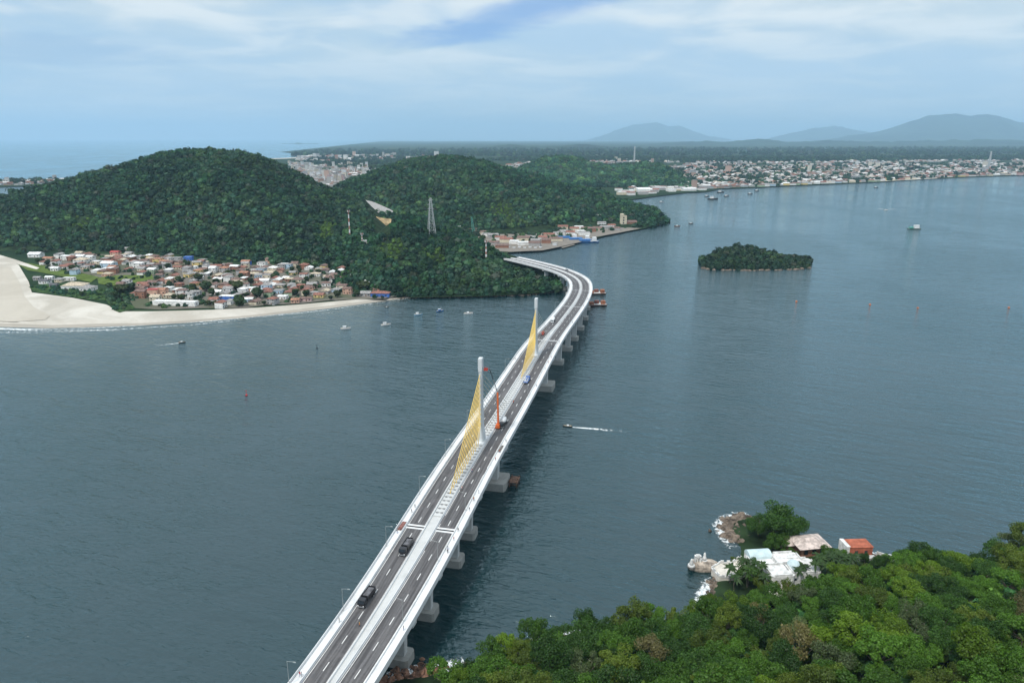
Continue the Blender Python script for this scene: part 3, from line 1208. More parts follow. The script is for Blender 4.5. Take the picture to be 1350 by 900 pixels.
# box girder and deck slab in one
sweep('deck_girder', [(-1, -10.9, -.06), (1, 10.9, -.06), (1, 10.9, -1.15), (1, 10.2, -1.35), (.6, 6.8, -1.55), (.5, 5.4, -3.4), (-.5, -5.4, -3.4), (-.6, -6.8, -1.55), (-1, -10.2, -1.35), (-1, -10.9, -1.15)], M_CONC_W)
for sg in (-1, 1):
    def pr(pts):
        q = [(sg * k, sg * a, z) for k, a, z in pts]
        return q if sg > 0 else q[::-1]
    o = sweep('carriageway', pr([(1, .35, 0.), (1, 3., .0), (1, 5.5, 0.), (1, 7.75, 0.)]), M_ASPH, closed=False, attr=True)
    if o.data.polygons[0].normal.z < 0:
        o.data.flip_normals()
    sweep('sidewalk', pr([(1, 8.12, -.05), (1, 8.12, .18), (1, 10.6, .18), (1, 10.6, -.05)]), M_CONC_W)
    sweep('parapet', pr([(1, 10.62, -.05), (1, 10.68, 1.12), (1, 10.92, 1.12), (1, 10.98, -.05)]), M_CONC_W)
    sweep('safety_barrier', pr([(1, 7.72, -.05), (1, 7.86, .3), (1, 7.92, .82), (1, 8.10, .82), (1, 8.11, -.05)]), M_CONC_W)
    sweep('median_barrier', pr([(1, .36, -.05), (1, .18, .3), (1, .08, .82), (1, -.12, .82), (1, -.2, .0)]), M_CONC_W)
    # painted lines: edge lines and dashes in one mesh
    mk = MB()
    for lat, a, b, on, off in ((.75, S0B, S1B, 6, 0), (7.35, S0B, S1B, 6, 0), (4.05, S0B, S1B, 3.6, 7.6)):
        s = a
        while s < b - 6:
            if not ((on == 6) and random.random() < .02):
                w = .11 if on == 6 else .13
                q = [B(s, sg * (lat - w), .006, sg), B(s, sg * (lat + w), .006, sg), B(s + on, sg * (lat + w), .006, sg), B(s + on, sg * (lat - w), .006, sg)]
                if sg < 0:
                    q = q[::-1]
                mk.add(q, [(0, 1, 2, 3)])
            s += on + off
    o = bpart(mk, 'lane_marking', M_PAINT)
sweep('median_slab', [(-1, .2, -.05), (-1, .2, .12), (1, -.2, .12), (1, -.2, -.05)], M_CONC)
# ladder of cross beams in the wide median between the joints, openings only painted
gr = MB()
s = S_JOINT1 + 6
while s < S_JOINT2 - 4:
    for lat in (-1, 1):
        a, b = B(s, 0, .14, lat * .78), B(s + 2.5, 0, .14, lat * .22)
    c = B(s + 1.2, 0, .28)
    gr.box(c, (2 * med_half(s) - .8, 2.0, .3), heading(s))
    s += 3.1
dk = gr
s = S_JOINT1 + 8
while s < S_JOINT2 - 4:
    for lat in (-1.15, 1.0):
        dk.add([B(s + .5, lat * .9 - .5, .44, 0), B(s + 1.9, lat * .9 + .1, .44, 0), B(s + .5, lat * .9 + .7, .44, 0)], [(0, 2, 1)], 1)  # flat triangles on the beams, coloured as the shade of openings
    s += 3.1
bpart(gr, 'median_grating', [M_CONC, M_CONC_D])
# expansion joints
for (px, py, wide) in ((609, 704, 1.0), (741, 452, .8), (772, 407, .5), (781.5, 385, .5)):
    sj = edge_s(px, py)
    sj = c_s(px, py, 10.9, 1, -1.2)
    for sg in (-1, 1):
        j = MB()
        for ds in (-.95 * wide, .95 * wide):
            j.add([B(sj + ds - .5 * wide, sg * .4, .010, sg), B(sj + ds - .5 * wide, sg * 7.7, .010, sg), B(sj + ds + .5 * wide, sg * 7.7, .010, sg), B(sj + ds + .5 * wide, sg * .4, .010, sg)],
                  [(0, 1, 2, 3) if sg > 0 else (3, 2, 1, 0)])
        jo = bpart(j, 'expansion_joint', M_CONC_W)
        g = MB()
        g.add([B(sj - .4 * wide, sg * .4, .008, sg), B(sj - .4 * wide, sg * 7.7, .008, sg), B(sj + .4 * wide, sg * 7.7, .008, sg), B(sj + .4 * wide, sg * .4, .008, sg)],
              [(0, 1, 2, 3) if sg > 0 else (3, 2, 1, 0)])
        bpart(g, 'joint_gap', M_DARK, parent=jo)

# masts and stays
M_MAST = concrete_mat('mast_concrete', (.62, .65, .66), .3)
M_STAY = mat('yellow_stay_sheath', (.80, .55, .13), .45, .08, .5)
M_STAY_P = mat('pale_stay', (.56, .52, .42), .5, .08, .5)  # paler version of the stay colour, for the stays beyond each mast
S_MAST = [c_s(637, 583), c_s(703.5, 466)]
TOPS = [(634.5, 471.5), (702.8, 393)]
NST = 11
mast_top = []
for q, (sm, tp) in enumerate(zip(S_MAST, TOPS)):
    b = B(sm)
    top = PY(tp[0], tp[1], b[1])
    h = top[2] - b[2]
    mast_top.append(top)
    hd = heading(sm)
    print('mast', q, sm, h, top[0] - b[0])
    m = MB()
    cs, sn = math.cos(hd), math.sin(hd)

    def ring(w, d, z, ox=0.):
        pts = [(-w * .85, -d), (w * .85, -d), (w, -d * .88), (w, d * .88), (w * .85, d), (-w * .85, d), (-w, d * .88), (-w, -d * .88)]
        return [(b[0] + x * cs - y * sn, b[1] + x * sn + y * cs, b[2] + z) for x, y in pts]
    lev = [(1.7, 2.2, -1.0), (1.5, 1.9, 4), (1.0, 1.5, 9), (.82, 1.3, h * .45), (.78, 1.25, h - 7.2), (1.02, 1.45, h - 6.6), (1.02, 1.45, h - .5), (.9, 1.3, h)]
    vs = []
    for w, d, z in lev:
        vs += ring(w, d, z)
    n = 8
    fs = [(i * n + k, i * n + (k + 1) % n, (i + 1) * n + (k + 1) % n, (i + 1) * n + k) for i in range(len(lev) - 1) for k in range(n)]
    fs += [tuple(range(n - 1, -1, -1)), tuple(range((len(lev) - 1) * n, len(lev) * n))]
    m.add(vs, fs)
    mast = bpart(m, 'mast', M_MAST)
    base = MB()
    base.prism([tuple(B(sm + ds, dl, 0)[:2]) for ds, dl in ((-5, -2.1), (-5, 2.1), (5, 2.1), (5, -2.1))], b[2] + .1, b[2] + 1.1)
    bpart(base, 'mast_plinth', M_CONC_W)
    for sd_ in (-1, 1):
        for k in range(NST):
            f = k / (NST - 1)
            z = 11 + (h - 19) * f
            a = (b[0] - sn * sd_ * 1.7, b[1] + cs * sd_ * 1.7, b[2] + z)
            e = B(sm + sd_ * (7 + 45 * f), 0, .35)
            st = MB().tube(a, e, .18 if sd_ < 0 else .11, n=6)
            bpart(st, 'stay_cable', M_STAY if sd_ < 0 else M_STAY_P, smooth=True)

# piers: capping beam, two blades and a pile cap in the water
PIERS = [(533, 858), (568, 800), (603, 731), (622, 696), (654, 634), (716, 512), (738, 472), (746.7, 453), (754.7, 440), (762.7, 427), (769.8, 416), (776, 405), (780, 393), (780, 376), (768, 364), (742, 354)]


def c_low(px, py, lat, z=2.5):
    best = None
    for s in np.arange(0, SS[-1], 1.0):
        q = B(s, lat, 0, 1)
        q[2] = z
        x, y = PXY(q)
        e = (x - px) ** 2 + (y - py) ** 2
        if best is None or e < best[0]:
            best = (e, s)
    return best[1]


sp = [c_low(x, y, 10.0) for x, y in PIERS]
print('piers', [round(v) for v in sp], S_MAST)
sp = [sp[0] - 34, sp[0] - 68] + sp
for i, s in enumerate(sp):
    b = B(s)
    hd = heading(s)
    main = min(abs(s - x) for x in S_MAST) < 14
    if main:
        s = min(S_MAST, key=lambda x: abs(x - s))
        b = B(s)
    hwid = 11 + med_half(s)
    pier = MB()
    zt = b[2] - 3.38
    cs, sn = math.cos(hd), math.sin(hd)

    def w(x, y, z):
        return (b[0] + x * cs - y * sn, b[1] + x * sn + y * cs, z)
    # cap beam, trapezoid in elevation
    d = 1.5 if not main else 2.6
    xs = [(-hwid * .97, zt + 1.9), (hwid * .97, zt + 1.9), (hwid * .97, zt + .6), (7.5, zt - 1.0), (-7.5, zt - 1.0), (-hwid * .97, zt + .6)]
    vs = [w(x, -d, z) for x, z in xs] + [w(x, d, z) for x, z in xs]
    n = len(xs)
    pier.add(vs, [tuple(range(n)), tuple(range(2 * n - 1, n - 1, -1))] + [(k, n + k, n + (k + 1) % n, (k + 1) % n) for k in range(n)])
    po = bpart(pier, 'pier_cap_beam', M_CONC)
    for x in (-6.4, 6.4):
        c = MB()
        q = [(-1.9, -d * .8), (1.9, -d * .8), (1.9, d * .8), (-1.9, d * .8)]
        vs = [w(x + a, e, 2.6) for a, e in q] + [w(x + a * 1.25, e, zt - .9) for a, e in q]
        c.add(vs, [(0, 3, 2, 1), (4, 5, 6, 7), (0, 1, 5, 4), (1, 2, 6, 5), (2, 3, 7, 6), (3, 0, 4, 7)])
        bpart(c, 'pier_column', M_CONC, parent=po)
    L = 10.2 if not main else 13.2
    d2 = 3.4 if not main else 6.5
    c = MB()
    q = [(-L, -d2 * .75), (-L + .8, -d2), (L - .8, -d2), (L, -d2 * .75), (L, d2 * .75), (L - .8, d2), (-L + .8, d2), (-L, d2 * .75)]
    c.prism([w(a, e, 0)[:2] for a, e in q], -.8, 4.1 if main else 3.4)
    bpart(c, 'pile_cap', M_CONC_G, parent=po)

# ------------------------------------------------------------------ street lamps on both edges of the bridge
M_LAMP = mat('lamp_steel', (.40, .43, .43), .5, .08, 1, metal=.3)
k = 0
s = c_s(381, 905, -10.8, -1)
LAMPS = []
for (px, py, sg) in ((381, 898, -1), (452, 797, -1), (508, 712, -1), (551, 645, -1), (584, 594, -1), (612, 552, -1), (524, 812, 1), (574, 737, 1), (607, 668, 1)):
    LAMPS.append((c_s(px, py, sg * 8.0, sg, .9), sg))
for i in range(13):
    LAMPS.append((LAMPS[5][0] + 45 + i * 42, -1 if i % 2 else 1))
for s, sg in LAMPS:
    if s > SS[-1] - 20:
        continue
    e = empty('street_lamp', B(s, sg * 10.3 if sg < 0 else sg * 8.0, .18, sg), heading(s))
    MB().tube((0, 0, 0), (0, 0, 8.6), .10, .06, 6).build('pole', M_LAMP, e)
    MB().tube((0, 0, 8.5), (-sg * 2.2, 0, 8.9), .05, .045, 6).build('arm', M_LAMP, e)
    MB().box((-sg * 2.5, 0, 8.88), (.9, .32, .14), top=(.8, .7)).build('lamp_head', M_LAMP, e)
    later(e, 'thin grey street lamp', 'on the village-side parapet' if sg < 0 else 'on the seaward barrier', 'the near end of the bridge', s, 'street lamp', 'street lamps along the bridge')

# ------------------------------------------------------------------ houses
WALLC = {'white': (.78, .77, .74), 'cream': (.66, .58, .44), 'grey': (.40, .39, .38), 'salmon': (.62, .38, .28), 'yellow': (.68, .52, .22), 'pale blue': (.42, .55, .66), 'brick': (.30, .15, .10), 'blue': (.06, .16, .48),
         'green': (.34, .44, .30), 'pink': (.62, .42, .40)}
ROOFC = {'terracotta': (.26, .122, .092), 'brown': (.19, .125, .105), 'grey': (.30, .29, .28), 'white': (.74, .74, .72), 'orange': (.37, .19, .125), 'red': (.38, .085, .075), 'dark grey': (.12, .12, .13), 'blue': (.10, .20, .52), 'sandy': (.52, .44, .33)}
for k_, c_ in WALLC.items():
    mat('wall_' + k_, c_, .85, .14, .5)
for k_, c_ in ROOFC.items():
    mat('roof_' + k_, c_, .85, .32, .7)
M_DOOR = mat('door_wood', (.16, .09, .05), .7)
M_WIN = mat('dark_window', (.035, .045, .055), .25, .2)


def roof_mesh(kind, w, d, z, pitch, ov=.45):
    m = MB()
    W, D = w / 2 + ov, d / 2 + ov
    hgt = pitch * min(w, d) / 2
    t = .18
    if kind == 'flat':
        m.box((0, 0, z + .14), (w + .3, d + .3, .28))
        m.box((0, 0, z + .34), (w - .5, d - .5, .1), mi=0)
    elif kind == 'hip':
        k = max(0.0, (w - d) / 2) if w >= d else 0
        kd = max(0.0, (d - w) / 2) if d > w else 0
        m.add([(-W, -D, z), (W, -D, z), (W, D, z), (-W, D, z), (-k, -kd, z + hgt), (k, kd, z + hgt), (-W, -D, z - t), (W, -D, z - t), (W, D, z - t), (-W, D, z - t)],
              [(0, 1, 5, 4), (2, 3, 4, 5), (1, 2, 5), (3, 0, 4), (6, 9, 8, 7), (0, 6, 7, 1), (1, 7, 8, 2), (2, 8, 9, 3), (3, 9, 6, 0)] if w >= d else
              [(0, 1, 4), (1, 2, 5, 4), (2, 3, 5), (3, 0, 4, 5), (6, 9, 8, 7), (0, 6, 7, 1), (1, 7, 8, 2), (2, 8, 9, 3), (3, 9, 6, 0)])
    else:                                                                # gable, ridge along x
        m.add([(-W, -D, z), (W, -D, z), (W, D, z), (-W, D, z), (-W, 0, z + hgt), (W, 0, z + hgt), (-W, -D, z - t), (W, -D, z - t), (W, D, z - t), (-W, D, z - t)],
              [(0, 1, 5, 4), (2, 3, 4, 5), (1, 2, 5), (3, 0, 4), (6, 9, 8, 7), (0, 6, 7, 1), (1, 7, 8, 2), (2, 8, 9, 3), (3, 9, 6, 0)])
    return m


def house(name, loc, rz, w, d, h, wall, roof, kind, pitch=.42, detail=True):
    e = empty(name, loc, rz)
    wb = MB()
    wb.box((0, 0, h / 2 - .3), (w, d, h + .6))
    wb.build('wall', MATS['wall_' + wall], e)
    r = roof_mesh(kind, w, d, h, pitch).build('roof', MATS['roof_' + roof], e)
    if detail:
        # the front (-y) and one side carry openings
        MB().box((w * .08, -d / 2 - .03, 1.05), (1.0, .12, 2.1)).build('door', M_DOOR, e)
        st = 2 if h > 4.5 else 1
        for fl in range(st):
            for x in (-w * .3, w * .34):
                MB().box((x, -d / 2 - .03, 1.6 + fl * 2.8), (1.5, .12, 1.2)).build('window', M_WIN, e)
        MB().box((w / 2 + .03, 0, 1.6 + (st - 1) * 2.8), (.12, 1.5, 1.2)).build('window', M_WIN, e)
    return e


rng = np.random.default_rng(21)
VILLAGE = [(52, 345), (75, 339), (110, 335), (175, 335), (225, 338), (262, 343), (298, 350), (340, 349), (376, 344), (400, 352), (440, 356), (478, 362), (490, 374), (516, 389), (508, 393.5), (470, 394.5), (430, 396), (400, 399.5),
           (350, 402), (318, 406), (262, 406), (210, 408), (178, 406), (172, 398), (172, 390), (150, 372), (120, 362), (90, 362), (56, 358)]
FIELD = [(128, 366), (150, 363), (200, 361.5), (203, 368), (152, 377), (130, 374)]
GARDEN = [(38, 378), (60, 374), (110, 374), (138, 382), (150, 396), (120, 395), (80, 390), (44, 384)]
M_VGR = sand_mat('village_ground', (.17, .15, .13), (.09, .10, .06))
M_GRASSY = mat('field_grass', (.10, .145, .035), 1, .22, .15, spec=.05)
M_BUSHG = mat('garden_green', (.045, .085, .028), 1, .4, .2, spec=.05)
sheet('village_ground', [P(x, y, 2.62) for x, y in VILLAGE], M_VGR)
sheet('playing_field', [P(x, y, 2.70) for x, y in FIELD], M_GRASSY)
sheet('garden_ground', [P(x, y, 2.68) for x, y in GARDEN], M_BUSHG)
sheet('roadside_grass', [P(x, y, 2.66) for x, y in [(18, 345), (40, 347), (95, 357), (130, 365), (120, 372), (70, 362), (36, 356)]], M_GRASSY)
sheet('dirt_road', [P(x, y, 2.69) for x, y in [(-60, 333), (0, 336), (20, 342), (52, 353), (48, 355), (30, 350), (12, 345), (0, 342), (-60, 338)]], M_SAND)
sheet('dune_grass', [P(x, y, 2.60) for x, y in [(140, 396), (165, 398), (180, 405), (172, 408.5), (158, 412), (150, 409)]], M_BUSHG)
HOUSES = []           # (x, y, radius) footprints taken
special = [
    # px, py, w, d, h, wall, roof, kind, label
    (48, 338, 17, 12, 4.2, 'white', 'white', 'gable', 'broad white house with white roof beside the dirt road'),
    (65, 343, 13, 9, 3.4, 'cream', 'orange', 'gable', 'cream house with orange roof next to the dirt road end'),
    (108, 347, 16, 13, 5.5, 'white', 'sandy', 'hip', 'large white house with sandy hip roof above the playing field'),
    (144, 352, 17, 12, 5.8, 'pale blue', 'white', 'gable', 'pale blue house with wide white roof above the playing field'),
    (153, 337, 12, 9, 5.6, 'salmon', 'red', 'gable', 'salmon house with bright red roof at the foot of the hill'),
    (100, 380, 24, 15, 4.4, 'white', 'sandy', 'hip', 'big hall with sandy hip roof in the green beach garden'),
    (117, 382.5, 14, 12, 3.8, 'white', 'grey', 'hip', 'grey hip roofed hall joined to the beach garden edge'),
    (60, 373, 11, 8, 3.2, 'white', 'dark grey', 'gable', 'small white hut with dark roof at the sand edge'),
    (50, 368.5, 8, 6, 3.0, 'grey', 'grey', 'gable', 'small grey hut closest to the bare sand'), (66, 368, 9, 6, 3.0, 'white', 'white', 'gable', 'small white roofed hut behind the dark roofed beach hut'),
    (79, 371, 9, 7, 3.4, 'cream', 'grey', 'hip', 'cream hut with grey hip roof in the beach garden'), (92, 369, 13, 5, 3.0, 'white', 'white', 'flat', 'long white garden shed above the sandy roofed hall'),
    (72, 378, 8, 6, 3.0, 'grey', 'dark grey', 'gable', 'grey hut with dark roof among the beach garden bushes'),
    (232, 402, 46, 8, 4.2, 'white', 'white', 'flat', 'long low white building facing the sand'),
    (203, 391, 12, 10, 8.2, 'salmon', 'red', 'flat', 'tall salmon block with red flat roof near the beach'),
    (215, 390, 9, 9, 7.4, 'salmon', 'orange', 'gable', 'tall salmon house with orange roof near the beach'),
    (188, 392, 11, 9, 7.4, 'brick', 'brown', 'gable', 'tall brick house with brown roof by the dark beach trees'),
    (301, 396, 16, 8, 5.2, 'blue', 'white', 'flat', 'bright blue building with white flat roof near the sand'),
    (249, 343, 11, 8, 5, 'blue', 'blue', 'flat', 'blue roofed house right under the wooded hill'),
    (325, 349, 11, 9, 5, 'blue', 'orange', 'gable', 'blue house with orange roof under the wooded hill'),
    (502, 390, 20, 9, 3.8, 'blue', 'terracotta', 'hip', 'low blue house with terracotta roof at the end of the beach'),
    (170, 330.5, 11, 8, 4, 'cream', 'grey', 'gable', 'lone cream house among trees up the hillside'),
]
for (px, py, w, d, h, wl_, rf, kd, lab) in special:
    p = P(px, py, 2.6)
    e = house('house', p, rng.uniform(-.12, .12) - .06, w, d, h, wl_, rf, kd)
    tag(e, lab, 'house', 'houses of the beach village')
    HOUSES.append((p[0], p[1], max(w, d) * .55))
vw = np.array([P(x, y, 2.6) for x, y in VILLAGE])
TREES_V = [(200, 357), (222, 355), (160, 388), (172, 385), (150, 391), (262, 371), (272, 384), (280, 390), (313, 385), (331, 374), (385, 358), (300, 362), (340, 394), (315, 404), (240, 397), (130, 357), (108, 390), (95, 356), (63, 350), (50, 347),
           (479, 384), (476, 378), (350, 380), (210, 370), (430, 374), (405, 372), (360, 368), (248, 352), (290, 352), (445, 392), (404, 392), (145, 380), (168, 380), (155, 395), (255, 383), (190, 345), (285, 375), (236, 372), (420, 361), (455, 366)]
tvw = [P(x, y, 2.6) for x, y in TREES_V]
cand = []
ang = math.radians(-7)
for gy in np.arange(vw[:, 1].min() - 60, vw[:, 1].max() + 90, 8.5):
    for gx in np.arange(vw[:, 0].min(), vw[:, 0].max(), 9.5):
        x = gx + rng.uniform(-3, 3)
        y = gy + rng.uniform(-2, 2) + math.tan(ang) * -0.0 * gx
        cand.append((x, y))
rng.shuffle(cand)
wnames = ['white'] * 8 + ['cream'] * 5 + ['grey'] * 4 + ['salmon'] * 3 + ['yellow'] * 2 + ['brick'] * 3 + ['pale blue', 'pink', 'green']
rnames = ['terracotta'] * 8 + ['brown'] * 8 + ['grey'] * 8 + ['white'] * 5 + ['orange'] * 1 + ['sandy'] * 3
n_h = 0
for x, y in cand:
    if n_h >= 238:
        break
    px, py = PXY((x, y, 2.6))
    if not inside(px, py, VILLAGE) or inside(px, py, FIELD) or inside(px, py, GARDEN):
        continue
    w, d = rng.uniform(8.0, 12.5), rng.uniform(6.5, 9.5)
    if any((x - a) ** 2 + (y - b) ** 2 < (r + max(w, d) * .40) ** 2 for a, b, r in HOUSES):
        continue
    if any((x - t[0]) ** 2 + (y - t[1]) ** 2 < 5.5 ** 2 for t in tvw):
        continue
    h = rng.choice([3.0, 3.2, 3.6, 5.8, 6.2], p=[.3, .25, .15, .18, .12])
    wl_, rf = wnames[rng.integers(len(wnames))], rnames[rng.integers(len(rnames))]
    kd = rng.choice(['gable', 'hip', 'flat'], p=[.5, .32, .18])
    if kd == 'flat' and rf in ('terracotta', 'brown', 'orange'):
        kd = 'gable'
    rz = rng.normal(-.06, .1) + (math.pi / 2 if rng.random() < .4 else 0)
    e = house('house', (x, y, 2.6), rz, w, d, h, wl_, rf, kd, rng.uniform(.32, .5))
    HOUSES.append((x, y, max(w, d) * .40))
    row = 'by the beach' if py > 394 else 'near the beach' if py > 385 else 'in the village middle' if py > 370 else 'in the upper village' if py > 356 else 'under the hill'
    st = 'two-storey ' if h > 4.5 else ''
    later(e, f'{st}{wl_} house with {rf} {kd} roof', row, 'the sand spit', float(px), 'house', 'houses of the beach village')
    n_h += 1
print('village houses', n_h)

# garden huts on the sand edge and road walls are part of the far reading; trees of the village
def crown_mid(seed, nl=260):
    return crown_small(seed, nl)


def mid_tree_mesh(seed):
    v1, f1, v2, f2 = crown_small(seed, 240)
    v = np.concatenate([v1, v2])
    v[:, 2] = v[:, 2] * .85 + 1.1
    return np_mesh('crown', v, [f1, f2 + len(v1)], [M_LEAFV[seed % 3]])


M_LEAFV = [leaf_mat('village_leaves_dark', (.026, .055, .024), var=.4), leaf_mat('village_leaves_mid', (.040, .078, .028), var=.4), leaf_mat('village_leaves_olive', (.058, .085, .030), var=.4)]
MIDC = [mid_tree_mesh(300 + i) for i in range(6)]
m = MB()
m.tube((0, 0, -.3), (.05, 0, 1.0), .09, .05, 6)
MIDT = m.mesh('trunk', M_TRUNK)
SHADE = ['dark', 'mid-green', 'olive']


def mid_tree(loc, r, i):
    e = empty('tree', loc, rng.uniform(0, 6.28))
    e.scale = (r, r, r * rng.uniform(.8, 1.1))
    link('trunk', MIDT, e)
    link('crown', MIDC[i % 6], e)
    return e


for i, (p, (px, py)) in enumerate(zip(tvw, TREES_V)):
    big = (px, py) in ((160, 388), (172, 385), (272, 384), (479, 384), (262, 371), (315, 404), (340, 394), (313, 385))
    r = rng.uniform(6.0, 7.5) if big else rng.uniform(3.2, 5.0)
    e = mid_tree(p, r, i)
    row = 'by the beach' if py > 388 else 'in the village middle' if py > 368 else 'in the upper village'
    later(e, f'{"large " if big else ""}{SHADE[(300 + i % 6) % 3]} round tree between houses', row, 'the sand spit', px, 'tree', 'trees in the village')
rng = np.random.default_rng(55)
n_t = 0
hv = [(a, b, r) for a, b, r in HOUSES]
for k in range(3000):
    if n_t >= 48:
        break
    px, py = rng.uniform(45, 515), rng.uniform(336, 404)
    if not inside(px, py, VILLAGE) or inside(px, py, FIELD):
        continue
    p = P(px, py, 2.6)
    r = rng.uniform(2.4, 4.0)
    if any((p[0] - a) ** 2 + (p[1] - b) ** 2 < (q + r * .45) ** 2 for a, b, q in hv):
        continue
    hv.append((p[0], p[1], r * .9))
    e = mid_tree(p, r, k)
    row = 'by the beach' if py > 388 else 'in the village middle' if py > 368 else 'in the upper village'
    later(e, f'{SHADE[(300 + k % 6) % 3]} round tree between houses', row, 'the sand spit', px, 'tree', 'trees in the village')
    n_t += 1
far_wood('low green scrub of the beach gardens', [(40, 379), (110, 376), (138, 384), (150, 397), (120, 395), (80, 391)], 120, 2.2, 301, 1.15)
far_wood('low bushes on the dune edge and field border', [(140, 380), (175, 383), (176, 400), (165, 409), (150, 409), (142, 396)], 90, 2.4, 302, 1.1)
far_wood('trees fringing the foot of the hill behind the village', [(20, 336), (110, 331), (230, 335), (300, 345), (350, 348), (400, 353), (480, 362), (478, 356), (400, 346), (300, 338), (200, 330), (20, 331)], 210, 3.8, 303, 1.0)
far_wood('shrubs and small trees in the village yards', VILLAGE, 430, 2.6, 304, 1.0)
far_wood('scrub on the headland above the rocky beach end', [(515, 388), (545, 386), (640, 384), (700, 381), (740, 376), (740, 381), (640, 388.5), (545, 390.5), (520, 391)], 260, 3.2, 305, 1.1)
# rocks along the headland foot
mb = MB()
for k in range(150):
    u = rng.uniform(505, 742)
    yb = np.interp(u, [505, 540, 590, 640, 700, 742], [394.5, 392.8, 391.8, 391, 388.6, 383.5])
    p = P(u, yb + rng.uniform(-.5, .5), 0)
    r = rng.uniform(.6, 2.0)
    mb.lathe((p[0], p[1], -.3), [(r * 1.3, 0), (r * 1.1, r * .5), (r * .45, r * .85)], 6, rz=rng.uniform(0, 3))
tag(mb.build('rocky_shore', M_ROCK), kind='stuff')

# ------------------------------------------------------------------ the fishing port under the second hill
M_QUAY = concrete_mat('quay_ground', (.22, .195, .165), .5)
sheet('quay_ground', [P(x, y, 2.6) for x, y in [(600, 303), (640, 306), (700, 309), (770, 300), (830, 300), (845, 301), (815, 307), (782, 313), (765, 319), (735, 326), (715, 330), (672, 332), (640, 330), (618, 318)]], M_QUAY)
PORT = []
shed_names = [('grey', 'brown'), ('white', 'terracotta'), ('cream', 'brown'), ('white', 'white'), ('grey', 'grey'), ('brick', 'brown'), ('cream', 'terracotta'), ('white', 'grey')]
port_sites = [(608, 302), (617, 304), (625, 306), (634, 309), (642, 311), (650, 313), (660, 316), (668, 319), (678, 321), (650, 322), (662, 326), (690, 317), (700, 314), (706, 319), (716, 315), (724, 312), (690, 323), (705, 324), (720, 320), (733, 317),
              (737, 310), (745, 307), (752, 310), (757, 304), (765, 307), (772, 303), (780, 305), (788, 303), (770, 310), (798, 302), (806, 300), (742, 302), (762, 301), (812, 303)]
for i, (px, py) in enumerate(port_sites):
    p = P(px, py, 2.6)
    if any((p[0] - a) ** 2 + (p[1] - b) ** 2 < 15 ** 2 for a, b in PORT):
        continue
    PORT.append((p[0], p[1]))
    wl_, rf = shed_names[(i * 5 + 3) % 8]
    e = house('port_shed', p, rng.uniform(-.3, .3), rng.uniform(14, 22), rng.uniform(9, 13), rng.uniform(3.5, 6), wl_, rf, 'gable' if i % 4 else 'flat', .4, detail=False)
    later(e, f'{wl_} port shed with {rf} roof', 'by the far quay', 'the green crane', px, 'shed', 'sheds of the fishing port')
for (px, py, w, d, h, wl_, rf, kd, lab) in [(785, 293, 20, 12, 9, 'white', 'white', 'flat', 'white two-storey villa on the slope above the port'), (793, 297, 16, 10, 5, 'white', 'grey', 'gable', 'white house just below the slope villa'),
                                           (832, 296.5, 20, 14, 6, 'brick', 'brown', 'gable', 'brown roofed shed beside the tan tower house')]:
    tag(house('house', np.array([*P(px, py, 2.6)[:2], 3 if py > 294 else 9]), .1, w, d, h, wl_, rf, kd), lab, 'house')
tw = empty('tower_house', P(821.5, 297, 2.6), .2)
MB().box((0, 0, 9), (11, 9, 19)).box((-3, 0, 20), (5, 9, 5)).build('wall', MATS['wall_cream'], tw)
MB().box((2.5, 0, 18.7), (6, 9.3, .5)).build('roof', MATS['roof_sandy'], tw)
for z in (5, 10, 15):
    MB().box((-1, -4.55, z), (2.5, .2, 3)).build('window', M_WIN, tw)
tag(tw, 'tan tower house standing on the far point of the port', 'house')

# green lattice crane
M_CRANE = mat('crane_green', (.10, .34, .29), .5, .1, .5)
cb = P(625, 311, 2.6)
ct = PY(622, 286, cb[1])
cr = empty('harbour_crane', cb)
hc = ct[2] - cb[2]
m = MB()
for i in range(4):
    a, b = ((-1.6, -1.6), (1.6, -1.6), (1.6, 1.6), (-1.6, 1.6))[i]
    m.tube((a * 1.5, b * 1.5, 0), (a * .5 - 4, b * .5, hc), .35, .25, 5)
for k in range(9):
    z0, z1 = hc * k / 9, hc * (k + 1) / 9
    o0, o1 = -4 * k / 9, -4 * (k + 1) / 9
    m.tube((-2 + o0, -2, z0), (1.8 + o1, -1.8, z1), .2, n=4)
    m.tube((2 + o0, 2, z0), (-1.8 + o1, 1.8, z1), .2, n=4)
m.build('boom', M_CRANE, cr)
MB().box((0, 0, 2.2), (6, 5, 3.4)).build('cab', M_CRANE, cr)
tag(cr, 'green lattice harbour crane rising between the port sheds', 'crane')


# ------------------------------------------------------------------ boats
M_HULLS = {k: mat('hull_' + k.replace(' ', '_'), c, .45, .1, .5) for k, c in {'white': (.75, .76, .76), 'blue': (.05, .17, .42), 'dark': (.03, .035, .04), 'rusty': (.20, .07, .045), 'green': (.10, .20, .15), 'pale blue': (.25, .45, .6), 'grey': (.3, .31, .32)}.items()}
M_CABIN = mat('boat_cabin', (.74, .75, .75), .5, .1, .5)


